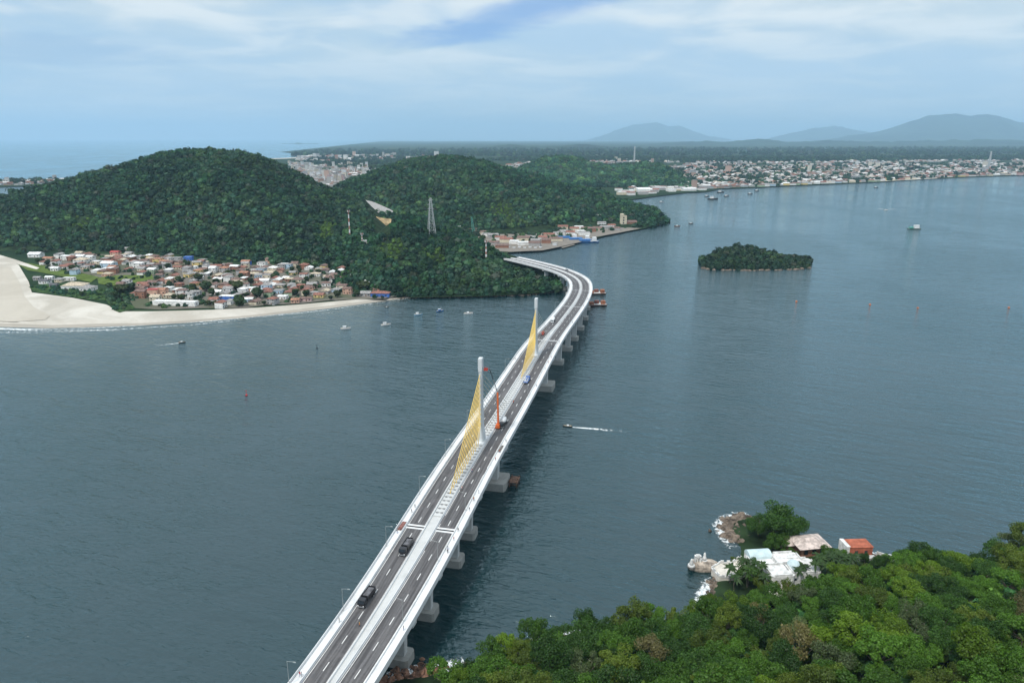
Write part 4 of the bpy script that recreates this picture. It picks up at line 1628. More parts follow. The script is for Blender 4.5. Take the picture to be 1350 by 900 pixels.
def boat(loc, rz, L, W, hull, cab='white', kind='fishing'):
    e = empty('boat' if kind != 'barge' else 'barge', loc, rz)
    H = L * .11 if kind != 'barge' else L * .06
    m = MB()
    n = 9
    top, bot, mid = [], [], []
    for sd_ in (1, -1):
        rg = range(n) if sd_ == 1 else range(n - 1, -1, -1)
        for i in rg:
            t = i / (n - 1)
            f = (1 - max(0, (t - .45) / .55) ** 2) * (.82 + .18 * min(1, t / .25)) if kind != 'barge' else 1
            f = max(f, .02)
            sh = H * (1 + .45 * max(0, t - .4)) if kind != 'barge' else H
            top.append((-L / 2 + L * t, sd_ * W / 2 * f, sh))
            bot.append((-L / 2 + L * t * .94 + .02 * L, sd_ * W / 2 * f * .78, -H * .45))
    N = len(top)
    m.add(bot + top, [(i, (i + 1) % N, N + (i + 1) % N, N + i) for i in range(N)] + [tuple(range(N - 1, -1, -1))])
    m.build('hull', M_HULLS[hull], e)
    dk = MB()
    dk.add([(x * .97, y * .93, z - H * .12) for x, y, z in top], [tuple(range(N))])
    dk.build('deck', M_CONC if kind == 'barge' else mat('boat_deck', (.42, .36, .27), .8), e)
    if kind == 'fishing':
        c = MB().box((-L * .12, 0, H + L * .075), (L * .3, W * .6, L * .17), top=(.9, .9))
        co = c.build('cabin', M_CABIN if cab == 'white' else M_HULLS[cab], e)
        MB().box((-L * .12, 0, H + L * .172), (L * .34, W * .68, L * .02)).build('cabin_roof', M_HULLS['white'], co)
        MB().box((L * .032, 0, H + L * .10), (L * .02, W * .5, L * .05)).build('window', M_GLASS, co)
        MB().tube((L * .12, 0, H), (L * .12, 0, H + L * .5), L * .008, n=5).build('mast', M_STEEL, e)
    elif kind == 'launch':
        MB().box((-L * .05, 0, H + L * .04), (L * .26, W * .6, L * .12), top=(.8, .85)).build('console', M_CABIN, e)
        MB().box((-L * .46, 0, H), (L * .07, W * .24, L * .13)).build('outboard_motor', M_DARK, e)
        for k in (-.22, .12):
            MB().box((L * k, 0, H * .9), (L * .05, W * .7, L * .02)).build('bench', M_TRUNK, e)
    return e


for (px, py, L, rz, hull, kind, lab) in [
    (456, 433.5, 9.5, .25, 'white', 'fishing', 'white fishing boat with upright cabin moored farthest from the beach'),
    (509, 428.5, 9.5, .4, 'white', 'fishing', 'white boat with dark cabin gear moored between two white boats'),
    (551.5, 415, 8.5, .3, 'pale blue', 'fishing', 'pale blue fishing boat moored off the headland rocks'),
    (580.5, 410, 8.5, .7, 'blue', 'fishing', 'blue and white boat moored close under the wooded headland'),
    (617.5, 413.5, 9.5, .1, 'white', 'launch', 'white motor launch moored nearest to the bridge mast'),
    (510, 405, 4.5, .1, 'dark', 'launch', 'tiny dark skiff at the end of the sandy beach'),
    (240, 451.5, 6.0, .12, 'dark', 'launch', 'dark speedboat trailing foam off the sandy beach'),
    (748, 562, 5.6, 3.05, 'dark', 'launch', 'dark open launch with white wake passing beside the bridge'),
    (950, 254, 24, .2, 'dark', 'fishing', 'dark boat anchored nearest to the white warehouses'), (940, 263, 30, .1, 'dark', 'fishing', 'broad dark boat anchored off the white warehouses'),
    (958, 259, 18, .4, 'dark', 'fishing', 'dark boat anchored in the middle of three'), (989, 256, 16, .1, 'dark', 'fishing', 'dark boat anchored below the wooded far shore'),
    (998, 252, 18, .3, 'dark', 'fishing', 'dark boat anchored close to the wooded far shore'), (932, 259, 15, .2, 'dark', 'fishing', 'small dark boat off the warehouse quay end'),
    (1155, 247.5, 16, .1, 'dark', 'fishing', 'lone dark boat near the far town beach'), (872, 267, 14, .2, 'grey', 'fishing', 'grey boat in front of the warehouse quay'),
    (893, 298.5, 12, .2, 'rusty', 'launch', 'rusty launch off the tip of the wooded headland'), (911, 295, 10, .3, 'dark', 'launch', 'small dark launch out in the bay beyond the headland tip'),
    (1168, 277, 10, .1, 'white', 'launch', 'small white launch making a splash in the bay'),
]:
    p = P(px, py, 0)
    tag(boat(p, rz, L, L * .3, hull, 'blue' if 'blue and' in lab else 'white', kind), lab, 'boat', None)
# the workboat out in the bay
gb = boat(P(1205, 302, 0), .05, 24, 8, 'green', 'white', 'barge')
MB().box((4, 0, 4.6), (9, 5, 6)).build('wheelhouse', M_CABIN, gb)
MB().box((-6, 0, 3.0), (7, 5.6, 3)).build('cargo', M_CRANE, gb)
MB().tube((9, 0, 1), (9, 0, 9), .25, n=6).build('mast', M_STEEL, gb)
tag(gb, 'green workboat with pale wheelhouse alone in the open bay', 'boat')
# blue ferry barges at the port, fishing boats at the quay
for i, (px, py, L, lab) in enumerate([(748, 315.5, 42, 'blue ferry barge moored innermost at the port quay'), (764, 317.5, 44, 'blue ferry barge moored in the middle of the port'), (775, 319.5, 36, 'blue ferry barge moored outermost at the port')]):
    b_ = boat(P(px, py, 0), .1, L, 11, 'blue', 'white', 'barge')
    MB().box((L * .3, 0, 5.4), (6, 8, 6)).build('wheelhouse', M_CABIN, b_)
    MB().box((-L * .15, 0, 4.0), (L * .5, 8, 3)).build('cargo_deck', M_HULLS['blue'], b_)
    tag(b_, lab, 'ferry')
for i, px in enumerate(range(672, 716, 7)):
    b_ = boat(P(px, 328.5 + (i % 2) * .8, 0), .15 + .1 * (i % 3), 14, 4, ['white', 'dark', 'white', 'grey', 'blue', 'white', 'dark'][i], 'white', 'fishing')
    later(b_, f"{['white', 'dark', 'white', 'grey', 'blue', 'white', 'dark'][i]} fishing boat", 'tied along the port quay', 'the green crane', px, 'boat', 'boats along the port quay')
b_ = boat(P(733, 325.5, 0), .3, 20, 6, 'dark', 'white', 'fishing')
tag(b_, 'white cabined tug at the jetty end of the port', 'boat')
sheet('jetty', [P(x, y, 1.5) for x, y in [(738, 325), (756, 321), (758, 322.5), (742, 327)]], M_QUAY)
# rusty work barges moored on the far side of the bridge curve
for i, (px, py) in enumerate([(783, 387), (783, 402)]):
    b_ = boat(P(px, py, 0), .06, 26, 12, 'rusty', 'white', 'barge')
    for k in range(4):
        MB().box((-9 + 6 * k, (-1) ** k * 2.2, 2.4 + .3 * k), (4.5, 4, 2.2 + .4 * k)).build('container', [M_HULLS['rusty'], mat('rust_light', (.34, .14, .08), .8, .3, .5)][k % 2], b_)
    MB().tube((10, 0, 1), (10, 0, 6), .25, n=6).build('mast', M_HULLS['rusty'], b_)
    tag(b_, ['rusty work barge moored beyond the bridge curve, nearer the port', 'rusty work barge moored beside the bridge curve, nearer the masts'][i], 'barge')
# wakes
ribbon('wake', [P(755, 562.8, 0), P(775, 564.5, 0), P(800, 566.5, 0), P(835, 569.5, 0)], lambda u, t: -.5 - 3 * u, lambda u, t: .5 + 3 * u, .014, M_FOAM, lambda u, f: .95 * (1 - u) ** .8 * math.sin(math.pi * f) ** .4 + .08)
ribbon('wake', [P(236, 452, 0), P(222, 453.7, 0), P(204, 455.5, 0)], -.7, .9, .014, M_FOAM, lambda u, f: .85 * (1 - .5 * u))
ribbon('wake', [P(1158, 275, 0), P(1168, 276.5, 0), P(1180, 275.5, 0)], -4, 4, .02, M_FOAM, lambda u, f: .55)
# buoys
for (px, py, c, lab) in [(325, 521, 'red', 'red channel buoy with pole alone in the near water'), (1210, 406, 'orange', 'orange float between the island and the open bay'), (1330, 405.5, 'orange', 'orange float farthest from the island'),
                         (1147, 401.5, 'orange', 'small orange float between island and bridge side'), (1050, 397.5, 'orange', 'small orange float just below the island'), (418, 459, 'dark', 'dark channel buoy off the village beach')]:
    e = empty('buoy', P(px, py, 0))
    r = 1.1 if c == 'orange' else .8
    mm = {'red': mat('buoy_red', (.5, .03, .03), .5), 'orange': mat('buoy_orange', (.62, .17, .05), .5), 'dark': M_HULLS['dark']}[c]
    MB().lathe((0, 0, -.4), [(r * .6, 0), (r, .4), (r, .8), (r * .4, 1.2)], 12).build('float', mm, e)
    MB().lathe((0, 0, .6), [(r * .3, 0), (r * .12, 2.2), (.35, 2.25), (.35, 2.8), (.05, 3.0)] if c != 'orange' else [(r * .3, 0), (.1, .6), (.1, .9)], 8).build('top_mark', mm, e)
    tag(e, lab, 'buoy')

# ------------------------------------------------------------------ the far towns: thousands of roofs as one mass each, the ones on the waterfront as houses
M_TOWN = bpy.data.materials.new('town_render')
M_TOWN.use_nodes = True
_w = NT(M_TOWN.node_tree)
_a = _w.new('ShaderNodeAttribute', attribute_name='Col')
_w.l.new(_a.outputs['Color'], _w.n['Principled BSDF'].inputs['Base Color'])
_w.n['Principled BSDF'].inputs['Roughness'].default_value = .9
TC_W = np.array([(.75, .74, .71), (.66, .60, .50), (.50, .49, .47), (.60, .42, .34), (.70, .69, .66), (.58, .60, .62)])
TC_R = np.array([(.30, .125, .08), (.36, .34, .32), (.70, .69, .66), (.24, .14, .10), (.52, .46, .38), (.62, .61, .60), (.42, .41, .40)])


def town(label, poly, n, wr, hr, seed, tall=0., avoid=None):
    rg = np.random.default_rng(seed)
    poly = np.array(poly, float)
    lo, hi = poly.min(0), poly.max(0)
    px = rg.uniform(lo[0], hi[0], n * 5)
    py = rg.uniform(lo[1], hi[1], n * 5)
    k = inside(px, py, poly)
    if avoid is not None:
        g = vnoise(px / 16, py / 2.2, seed)
        k &= g > avoid
    px, py = px[k][:n], py[k][:n]
    c = np.array([P(a, b, 2.) for a, b in zip(px, py)])
    n = len(c)
    w = rg.uniform(*wr, n) / 2
    d = rg.uniform(*wr, n) / 2 * .8
    h = rg.uniform(*hr, n)
    t = rg.random(n) < tall
    h[t] *= rg.uniform(2.5, 5, t.sum())
    rh = np.where(t | (rg.random(n) < .3), .2, d * .5)
    a = rg.normal(.2, .15, n) + (rg.random(n) < .5) * np.pi / 2
    cs, sn = np.cos(a), np.sin(a)
    tmpl = [(-1, -1, 0), (1, -1, 0), (1, 1, 0), (-1, 1, 0), (-1, -1, 1), (1, -1, 1), (1, 1, 1), (-1, 1, 1), (-1.08, -1.1, 1), (1.08, -1.1, 1), (1.08, 1.1, 1), (-1.08, 1.1, 1), (-1.08, 0, 2), (1.08, 0, 2)]
    V = np.zeros((n, 14, 3))
    for i, (x, y, z) in enumerate(tmpl):
        X, Y = x * w, y * d
        V[:, i, 0] = c[:, 0] + X * cs - Y * sn
        V[:, i, 1] = c[:, 1] + X * sn + Y * cs
        V[:, i, 2] = c[:, 2] + (0 if z == 0 else h + (rh if z == 2 else 0))
    C = np.zeros((n, 14, 3))
    C[:, :8] = TC_W[rg.integers(0, len(TC_W), n)][:, None]
    C[:, 8:] = TC_R[rg.integers(0, len(TC_R), n)][:, None]
    C *= rg.uniform(.5, .95, (n, 1, 1))
    b = (np.arange(n) * 14)[:, None]
    q = np.concatenate([b + np.array([f]) for f in [(0, 1, 5, 4), (1, 2, 6, 5), (2, 3, 7, 6), (3, 0, 4, 7), (8, 9, 13, 12), (10, 11, 12, 13)]])
    tr = np.concatenate([b + np.array([f]) for f in [(9, 10, 13), (11, 8, 12)]])
    me = np_mesh('town_roofs', V.reshape(-1, 3), [q, tr], [M_TOWN], col=C.reshape(-1, 3))
    return tag(link('town_roofs', me), label, 'town', kind='stuff')


TOWN_A = [(830, 249), (905, 250), (1000, 245.5), (1090, 241.5), (1160, 238.5), (1220, 234.5), (1290, 231.5), (1380, 230), (1380, 210), (1250, 211), (1000, 214), (900, 212), (860, 214)]
town('the far town spread over the plain beyond the bay', TOWN_A, 2900, (12, 26), (3.5, 7.5), 401, .01, .36)
town('pale outskirts beyond the low wooded hill', [(660, 226), (700, 216), (740, 214), (800, 216), (860, 214), (860, 211), (700, 213), (640, 222)], 220, (14, 30), (4, 8), 402, .02, .4)
town('white resort town between the two round hills', [(392, 247), (450, 247), (500, 226), (490, 218), (440, 218), (380, 214), (382, 222)], 1000, (12, 22), (4, 8), 403, .09, .25)
town('thin line of far resort blocks along the ocean beach', [(395, 214), (420, 214), (600, 207), (560, 204), (405, 206), (388, 209)], 260, (20, 40), (5, 10), 404, .08, .45)
town('white houses on the low spit beyond the inlet', [(-20, 245.5), (30, 244), (85, 241.5), (110, 239), (108, 236.8), (40, 238), (-20, 240)], 110, (12, 20), (4, 8), 405, .05)
WH = []
rng = np.random.default_rng(91)
for i in range(46):
    t = rng.random()
    px = 812 + 120 * t
    py = np.interp(px, [812, 830, 870, 905, 932], [258, 259, 254.5, 252, 250.5]) - rng.uniform(.4, 8.0) * (1 - .55 * t)
    p = P(px, py, 2.)
    if any((p[0] - a) ** 2 + (p[1] - b) ** 2 < 24 ** 2 for a, b in WH):
        continue
    WH.append((p[0], p[1]))
    big = i % 3 == 0
    wl_ = ['white', 'white', 'cream', 'white', 'grey'][i % 5]
    rf = ['white', 'white', 'grey', 'terracotta', 'white'][(i * 3) % 5]
    e = house('warehouse', p, rng.uniform(-.2, .3), 46 if big else rng.uniform(20, 30), 22 if big else rng.uniform(13, 18), rng.uniform(5, 9), wl_, rf, 'gable' if i % 2 else 'flat', .3, detail=False)
    later(e, f'{"long " if big else ""}{wl_} warehouse with {rf} roof', 'on the far quay', 'the wooded headland', px, 'warehouse', 'warehouses on the far quay')
for i in range(44):
    px = 1000 + 350 * (i + rng.random() * .7) / 44
    py = np.interp(px, [1000, 1040, 1090, 1160, 1220, 1290, 1380], [246.6, 244.6, 242.4, 239.3, 235.3, 232.3, 230.5]) - rng.uniform(.3, .9)
    wl_, rf = wnames[rng.integers(len(wnames))], rnames[rng.integers(len(rnames))]
    e = house('house', P(px, py, 2.), rng.normal(.1, .1), rng.uniform(18, 32), rng.uniform(12, 18), rng.uniform(4, 9), wl_, rf, 'gable', .4, detail=False)
    later(e, f'{wl_} waterfront house with {rf} roof', 'in the far town', 'the white warehouses', px, 'house', 'waterfront houses of the far town')
sheet('far_beach', [P(x, y, 2.1) for x, y in [(1150, 239.6), (1190, 237.6), (1235, 235.2), (1236, 234.4), (1190, 236.8), (1150, 238.9)]], M_SAND)
sheet('ocean_beach', [P(x, y, 2.1) for x, y in [(345, 209.4), (385, 208), (402, 206.3), (408, 204.6), (395, 202.6), (404, 202.7), (414, 204.8), (407, 206.9), (388, 208.8), (347, 210.2)]], M_SAND)
for i in range(22):
    px = rng.uniform(392, 485)
    py = rng.uniform(222, 244) if px < 455 else rng.uniform(220, 232)
    e = empty('apartment_block', P(px, py, 2.), rng.uniform(-.3, .3))
    h = rng.uniform(13, 24)
    wl_ = ['white', 'cream', 'grey', 'pink', 'white', 'salmon'][i % 6]
    w_ = rng.uniform(16, 24)
    MB().box((0, 0, h / 2), (w_, 15, h)).build('wall', MATS['wall_' + wl_], e)
    MB().box((0, 0, h + .5), (w_ + .6, 15.6, 1)).box((2, 0, h + 2.5), (6, 6, 3.5)).build('roof', MATS['roof_grey'], e)
    for k in range(3):
        MB().box(((k - 1) * w_ * .3, -7.55, h / 2), (w_ * .12, .2, h * .9)).build('window_strip', M_WIN, e)
    later(e, f'tall {wl_} apartment block', 'in the resort town', 'the large hill', px, 'apartment block', 'apartment blocks of the resort town')

# ------------------------------------------------------------------ masts and pylons
M_PYL = mat('pylon_steel', (.52, .53, .53), .5, .1, 1, metal=.2)
M_REDW = mat('mast_red', (.36, .17, .12), .6)


def lattice(name, base, h, w0, w1, arms, label, m=None, panels=9, r=.22):
    m = m or M_PYL
    e = empty(name, base, .4)
    co = [(-1, -1), (1, -1), (1, 1), (-1, 1)]
    for a, b in co:
        MB().tube((a * w0, b * w0, -1), (a * w1, b * w1, h), r * 1.5, r, 5).build('leg', m, e)
    br = MB()
    for k in range(panels):
        f0, f1 = k / panels, (k + 1) / panels
        q0, q1 = w0 + (w1 - w0) * f0, w0 + (w1 - w0) * f1
        for i in range(4):
            (a, b), (c, d) = co[i], co[(i + 1) % 4]
            br.tube((a * q0, b * q0, h * f0), (c * q1, d * q1, h * f1), r * .7, n=4)
            br.tube((c * q0, d * q0, h * f0), (a * q1, b * q1, h * f1), r * .7, n=4)
            br.tube((a * q1, b * q1, h * f1), (c * q1, d * q1, h * f1), r * .7, n=4)
    br.build('lattice', m, e)
    for z, L in arms:
        ar = MB().tube((-L, 0, z), (L, 0, z), r, n=4).tube((-L, 0, z), (0, 0, z + 2.4), r * .7, n=4).tube((L, 0, z), (0, 0, z + 2.4), r * .7, n=4)
        ao = ar.build('crossarm', m, e)
        for x in (-L, L):
            MB().tube((x, 0, z), (x, 0, z - 2.2), .22, .12, 6).build('insulator', M_DARK, ao)
    return tag(e, label, 'pylon')


def on_hill(hl, px, py_base, z_guess=40):
    # the place on the hill's surface seen at that photo point
    qx, qy = PXY(hl.G)
    k = np.unravel_index(np.argmin(((qx - px) ** 2 + (qy - py_base) ** 2)[:, :hl.nv]), qx[:, :hl.nv].shape)
    return hl.G[k]


pb = on_hill(knoll, 568.5, 312)
pt = PY(568, 261, pb[1])
hp = pt[2] - pb[2]
lattice('power_pylon', pb, hp, 5.2, .9, [(hp * .72, 4.5), (hp * .83, 4.8), (hp * .94, 4.0)], 'tall steel lattice power pylon on top of the wooded headland', panels=6, r=.21)
for (hl, px, y0, y1, lab, name) in [(hill_a, 463.5, 317, 278, 'slim red and white aerial mast on the flank of the large hill', 'aerial_mast'), (knoll, 642.5, 345, 318, 'slim red and white aerial mast on the headland nearest the bridge', 'aerial_mast'),
                                    (hill_a, 476, 322, 308, 'short grey aerial mast beside a concrete tank on the hill flank', 'aerial_mast')]:
    b_ = on_hill(hl, px, y0)
    h = PY(px, y1, b_[1])[2] - b_[2]
    e = empty(name, b_, .3)
    m = MB()
    for k in range(8):
        m.tube((0, 0, h * k / 8), (0, 0, h * (k + 1) / 8), 1.15 - .06 * k, n=8, mi=k % 2)
    m.build('pole', [M_CONC_W, M_REDW], e)
    MB().lathe((0, 0, h - 1.6), [(1.9, 0), (2.0, .2), (2.0, .5)], 10).build('platform', M_STEEL, e)
    for k in range(6):
        a = k * math.pi / 3
        MB().box((2.0 * math.cos(a), 2.0 * math.sin(a), h - .2), (.35, .5, 2.4), a).build('antenna', M_REDW if k % 2 else M_CONC_W, e)
    tag(e, lab, 'mast')
b_ = on_hill(hill_a, 481, 323)
tk = empty('concrete_tank', b_)
MB().box((0, 0, 3), (9, 7, 8)).build('wall', M_CONC_G, tk)
MB().box((0, 0, 7.2), (9.6, 7.6, .5)).build('roof', M_CONC, tk)
tag(tk, 'grey concrete tank beside the short mast on the hill flank', 'tank')
lattice('aerial_mast', P(1303, 222, 2), 92, 4, 2.0, [], 'tall pale lattice mast standing over the far town', panels=14, r=.9)
lattice('aerial_mast', P(836, 214.5, 2), 110, 4, 2.0, [], 'faint lattice mast on the plain behind the low hill', panels=12, r=.9)
# the road cutting on the saddle: shotcrete slope over bare earth
M_SHOT = concrete_mat('shotcrete_slope', (.36, .35, .34), .5)
M_EARTH = mat('bare_earth', (.42, .31, .17), .95, .3, .1)


def cutting(name, pts, y0, y1, m):
    """a cut bank: sloping face at the surveyed outline, solid 90 m back into the hill"""
    ys = [p[1] for p in pts]
    lo, hi = max(ys), min(ys)
    f = [PY(x, y, y0 + (y1 - y0) * (lo - y) / (lo - hi)) for x, y in pts]
    n_ = len(f)
    mb_ = MB()
    mb_.add(list(f) + [q + np.array([0, 90., -14.]) for q in f], [tuple(range(n_)), tuple(range(2 * n_ - 1, n_ - 1, -1))] + [(k, n_ + k, n_ + (k + 1) % n_, (k + 1) % n_) for k in range(n_)])
    return tag(mb_.build(name, m), kind='structure')


cutting('road_cutting', [(470, 262), (478, 263), (490, 265.5), (502, 270.5), (514, 276), (526, 282), (526, 289), (508, 289), (494, 288), (478, 282)], 1400, 1450, M_SHOT)
_q = on_hill(hill_a, 506, 295)
cutting('bare_slope', [(496, 285.5), (502, 287), (510, 288.2), (519, 288.6), (518, 294), (514, 302), (505, 307), (498, 304), (494, 296)], _q[1] - 16, _q[1] + 6, M_EARTH)

# ------------------------------------------------------------------ near shore: wooded slope below the viewpoint
SHORE_N = [(380, 1000), (470, 915), (520, 896), (560, 889), (600, 883), (660, 858), (700, 846), (735, 838), (770, 834), (830, 824), (900, 812), (935, 795), (940, 772), (948, 758), (975, 738), (978, 722), (966, 708), (958, 697), (966, 686),
           (985, 682), (1010, 684), (1040, 696), (1062, 708), (1100, 722), (1140, 734), (1180, 739), (1240, 735), (1300, 735), (1400, 712), (1600, 690)]
TOE = [(380, 1020), (480, 925), (560, 903), (610, 893), (665, 866), (740, 847), (830, 835), (900, 822), (945, 806), (975, 795), (1005, 796), (1040, 790), (1085, 776), (1150, 765), (1250, 752), (1350, 738), (1600, 705)]
shw = [P(x, y, 0) for x, y in SHORE_N]
tow = [P(x, y, 2) for x, y in TOE]
close = [np.array([620., 120, 0]), np.array([620., -160, 0]), np.array([-160., -160, 0]), np.array([-160., 60, 0])]
poly_s = np.array([p[:2] for p in shw + close])
poly_t = np.array([p[:2] for p in tow + close])


def near_z(X, Y):
    X = np.asarray(X, float)
    Y = np.asarray(Y, float)
    d1 = dist_poly(X, Y, shw) * np.where(inside(X, Y, poly_s), 1, -1)
    d2 = dist_poly(X, Y, tow) * np.where(inside(X, Y, poly_t), 1, -1)
    z = np.clip(d1 / 3.0, -1.2, 1) * 1.9
    up = np.clip(d2, 0, None)
    z = z + .40 * up + 2.5 * (vnoise(X / 17, Y / 17, 9) - .5) * np.clip(up / 15, 0, 1)
    return z


gx, gy = np.meshgrid(np.arange(-160, 600, 3.0), np.arange(-60, 420, 3.0), indexing='ij')
gz = near_z(gx, gy)
nu, nw = gx.shape
i, j = np.meshgrid(np.arange(nu - 1), np.arange(nw - 1), indexing='ij')
a = (i * nw + j).ravel()
F = np.stack([a, a + nw, a + nw + 1, a + 1], 1)
zz = gz.ravel()
F = F[(zz[F] > -2.2).any(1)]
F = F[~((zz[F] < -1.9).all(1))]
tag(link('hillside', np_mesh('hillside', np.stack([gx, gy, gz], 2).reshape(-1, 3), [F], [M_HILL], smooth=True)), kind='structure')


def PT(px, py):
    """first meeting of the sight line with the near slope"""
    o = P(px, py, 150.)
    e = P(px, py, -1.)
    t = np.linspace(0, 1, 900)
    q = o[None] + (e - o)[None] * t[:, None]
    z = near_z(q[:, 0], q[:, 1])
    k = np.argmax(q[:, 2] <= np.maximum(z, 0))
    r = q[k].copy()
    r[2] = max(z[k], 0)
    return r


# rocks of the near shore
rng = np.random.default_rng(33)


def rocks(name, line, n, spread, r0, r1, m, seed, zz0=-.4):
    rg = np.random.default_rng(seed)
    pts, t = resample([P(x, y, 0) for x, y in line], .5)
    v0, f0 = ico(1)
    VV, FF = [], []
    for k in range(n):
        p = pts[rg.integers(len(pts))] + np.array([rg.normal(0, spread), rg.normal(0, spread), 0])
        r = rg.uniform(r0, r1)
        q = v0 * r * rg.uniform(.65, 1.35, (1, 3)) * np.array([1, 1, .75]) * (1 + rg.normal(0, .13, (len(v0), 1)))
        FF.append(f0 + k * len(v0))
        VV.append(q + p + np.array([0, 0, zz0 + rg.uniform(0, .7)]))
    o = link(name, np_mesh(name, np.concatenate(VV), [np.concatenate(FF)], [m]))
    return o


M_ROCK_R = mat('red_brown_rock', (.21, .115, .075), .95, .5, .5, bump=.4, bscale=1.0)
tag(rocks('rocky_shore', [(958, 700), (968, 690), (985, 684), (975, 712), (968, 706)], 190, 2.6, .7, 2.3, M_ROCK, 1), kind='stuff')
tag(rocks('rocky_shore', [(512, 900), (540, 893), (570, 888)], 130, 2.3, .5, 1.5, M_ROCK_R, 2), kind='stuff')
tag(rocks('rocky_shore', [(936, 797), (940, 780), (946, 762)], 60, 1.3, .5, 1.3, M_ROCK, 3), kind='stuff')
tag(rocks('rocky_shore', [(1120, 732), (1180, 740), (1240, 737), (1262, 738)], 130, 2.2, .5, 1.6, M_ROCK, 4), kind='stuff')
tag(rocks('rocky_shore', [(600, 884), (700, 848), (770, 835), (900, 813)], 90, 1.0, .3, .9, M_ROCK, 5), kind='stuff')
# surf around the rocks
for k, (ln, wa, wb, dn) in enumerate([([(990, 681), (966, 683), (955, 694), (962, 708), (974, 722)], -6.5, 2.5, .80), ([(946, 764), (936, 778), (932, 796), (930, 806)], -6.0, 2.0, .78),
                                       ([(510, 893), (545, 886), (580, 880), (612, 872)], -3.5, 4.0, .95), ([(700, 845), (735, 836), (770, 832), (800, 828)], -1.2, 1.8, .95),
                                       ([(1130, 728), (1180, 735), (1240, 733)], -2.0, 3.0, .95), ([(556, 893), (580, 888), (598, 884)], -3, 2, .95)]):
    o = ribbon('surf', [P(x, y, 0) for x, y in ln], wa, wb, .015 + .003 * k, M_FOAM, lambda u, f: dn * math.sin(math.pi * f) ** .5 * (.6 + .4 * math.sin(math.pi * u)), step=1.5)
sheet('shingle', [P(x, y, .35) for x, y in [(556, 899), (575, 891), (600, 885), (606, 896), (590, 915), (550, 918)]], sand_mat('pale_shingle', (.50, .48, .44), (.62, .60, .55)))

# --- the white seaside house
M_WHITE = mat('white_render', (.68, .68, .66), .8, .2, .5)
M_DOME = mat('pale_blue_dome', (.52, .64, .66), .55, .1, .4)
M_TERR = mat('terrace_paving', (.66, .62, .55), .85, .12, .5)
M_GAR = mat('garage_door', (.20, .12, .09), .6)
hb = PT(1022, 768)
sh = empty('seaside_house', (hb[0], hb[1], hb[2]), .1)
SX = lambda px, py, z: P(px, py, z)


def hloc(px, py, z):
    """photo point at height z, in the house's own frame"""
    p = P(px, py, z) - hb
    c, s_ = math.cos(-.1), math.sin(-.1)
    return (p[0] * c - p[1] * s_, p[0] * s_ + p[1] * c, z - hb[2])


body = MB()


def rounded(mb_, cx, cy_, w_, d_, z0, z1, r=1.2, mi=0):
    pts = []
    for qx, qy, a0 in ((1, 1, 0), (-1, 1, 90), (-1, -1, 180), (1, -1, 270)):
        for da in (0, 30, 60, 90):
            t = math.radians(a0 + da)
            pts.append((cx + qx * (w_ / 2 - r) + r * math.cos(t), cy_ + qy * (d_ / 2 - r) + r * math.sin(t)))
    mb_.prism(pts, z0, z1, mi)


c0 = hloc(1030, 774, 2)
c1 = hloc(1056, 768, 2)
c2 = hloc(1010, 757, 2)
c3 = hloc(1036, 756, 2)
rounded(body, c0[0], c0[1] + 3, 9.5, 8, -1.5, 5.6)
rounded(body, c1[0] + 1, c1[1] + 4, 13, 10, -1.5, 4.8)
rounded(body, c2[0], c2[1] + 3, 12, 8, -1.5, 4.6)
rounded(body, c3[0] + 1, c3[1] + 3, 11, 7.5, -1.5, 5.2)
body.build('wall', M_WHITE, sh)
par = MB()
for (c, w_, d_, z_) in ((c0, 9.5, 8, 5.6), (c1, 13, 10, 4.8), (c2, 12, 8, 4.6), (c3, 11, 7.5, 5.2)):
    ox = 1 if c is c1 or c is c3 else 0
    oy = 4 if c is c1 else 3
    for sx_, sy_, lw, ld in ((0, -1, w_ * .72, .3), (0, 1, w_ * .72, .3), (-1, 0, .3, d_ * .65), (1, 0, .3, d_ * .65)):
        par.box((c[0] + ox + sx_ * (w_ / 2 - .25), c[1] + oy + sy_ * (d_ / 2 - .25), z_ + .4), (lw, ld, .8))
par.build('parapet_edging', M_WHITE, sh)
q = hloc(1047, 738, 10)
MB().lathe((q[0], q[1], 5.6), [(2.5, -1), (2.5, .3), (2.4, .9), (2.0, 1.6), (1.2, 2.1), (.3, 2.35)], 20).build('dome', M_DOME, sh, smooth=True)
vt = MB()
q = hloc(1000, 727, 8)
vs = []
for x in (-4.6, 4.6):
    for k in range(9):
        a = math.pi * k / 8
        vs.append((q[0] + x, q[1] + 2.9 * math.cos(a), 4.6 + 2.2 * math.sin(a)))
vt.add(vs, [(k, k + 1, 10 + k, 9 + k) for k in range(8)] + [tuple(range(8, -1, -1)), tuple(range(9, 18))])
vt.build('vault_roof', M_DOME, sh, smooth=False)
MB().box((q[0], q[1], 2.3), (9.0, 5.6, 4.6)).build('wall', M_WHITE, sh)
g = (c0[0] + 1.2, c0[1] + 3 - 4.04)
MB().box((g[0], g[1], 1.9), (2.9, .16, 3.2)).build('garage_door', M_GAR, sh)
MB().box((g[0], g[1] - .25, 3.7), (3.6, .7, .25)).build('canopy', M_WHITE, sh)
for (x, y, z) in ((c0[0] - 2.8, c0[1] - 1.03, 3.6), (c1[0] - 3, c1[1] - 1.03, 2.6), (c1[0] + 3.4, c1[1] - 1.03, 2.6), (c2[0] - 3, c2[1] - 1.02, 2.9), (c2[0] + 1, c2[1] - 1.02, 2.9), (c3[0] - 1, c3[1] - .77, 4.3), (c3[0] + 4, c3[1] - .77, 4.3)):
    MB().box((x, y, z), (.9, .16, 1.0)).build('window', M_WIN, sh)
tag(sh, 'white rambling seaside house with pale blue dome and brown garage door', 'house')
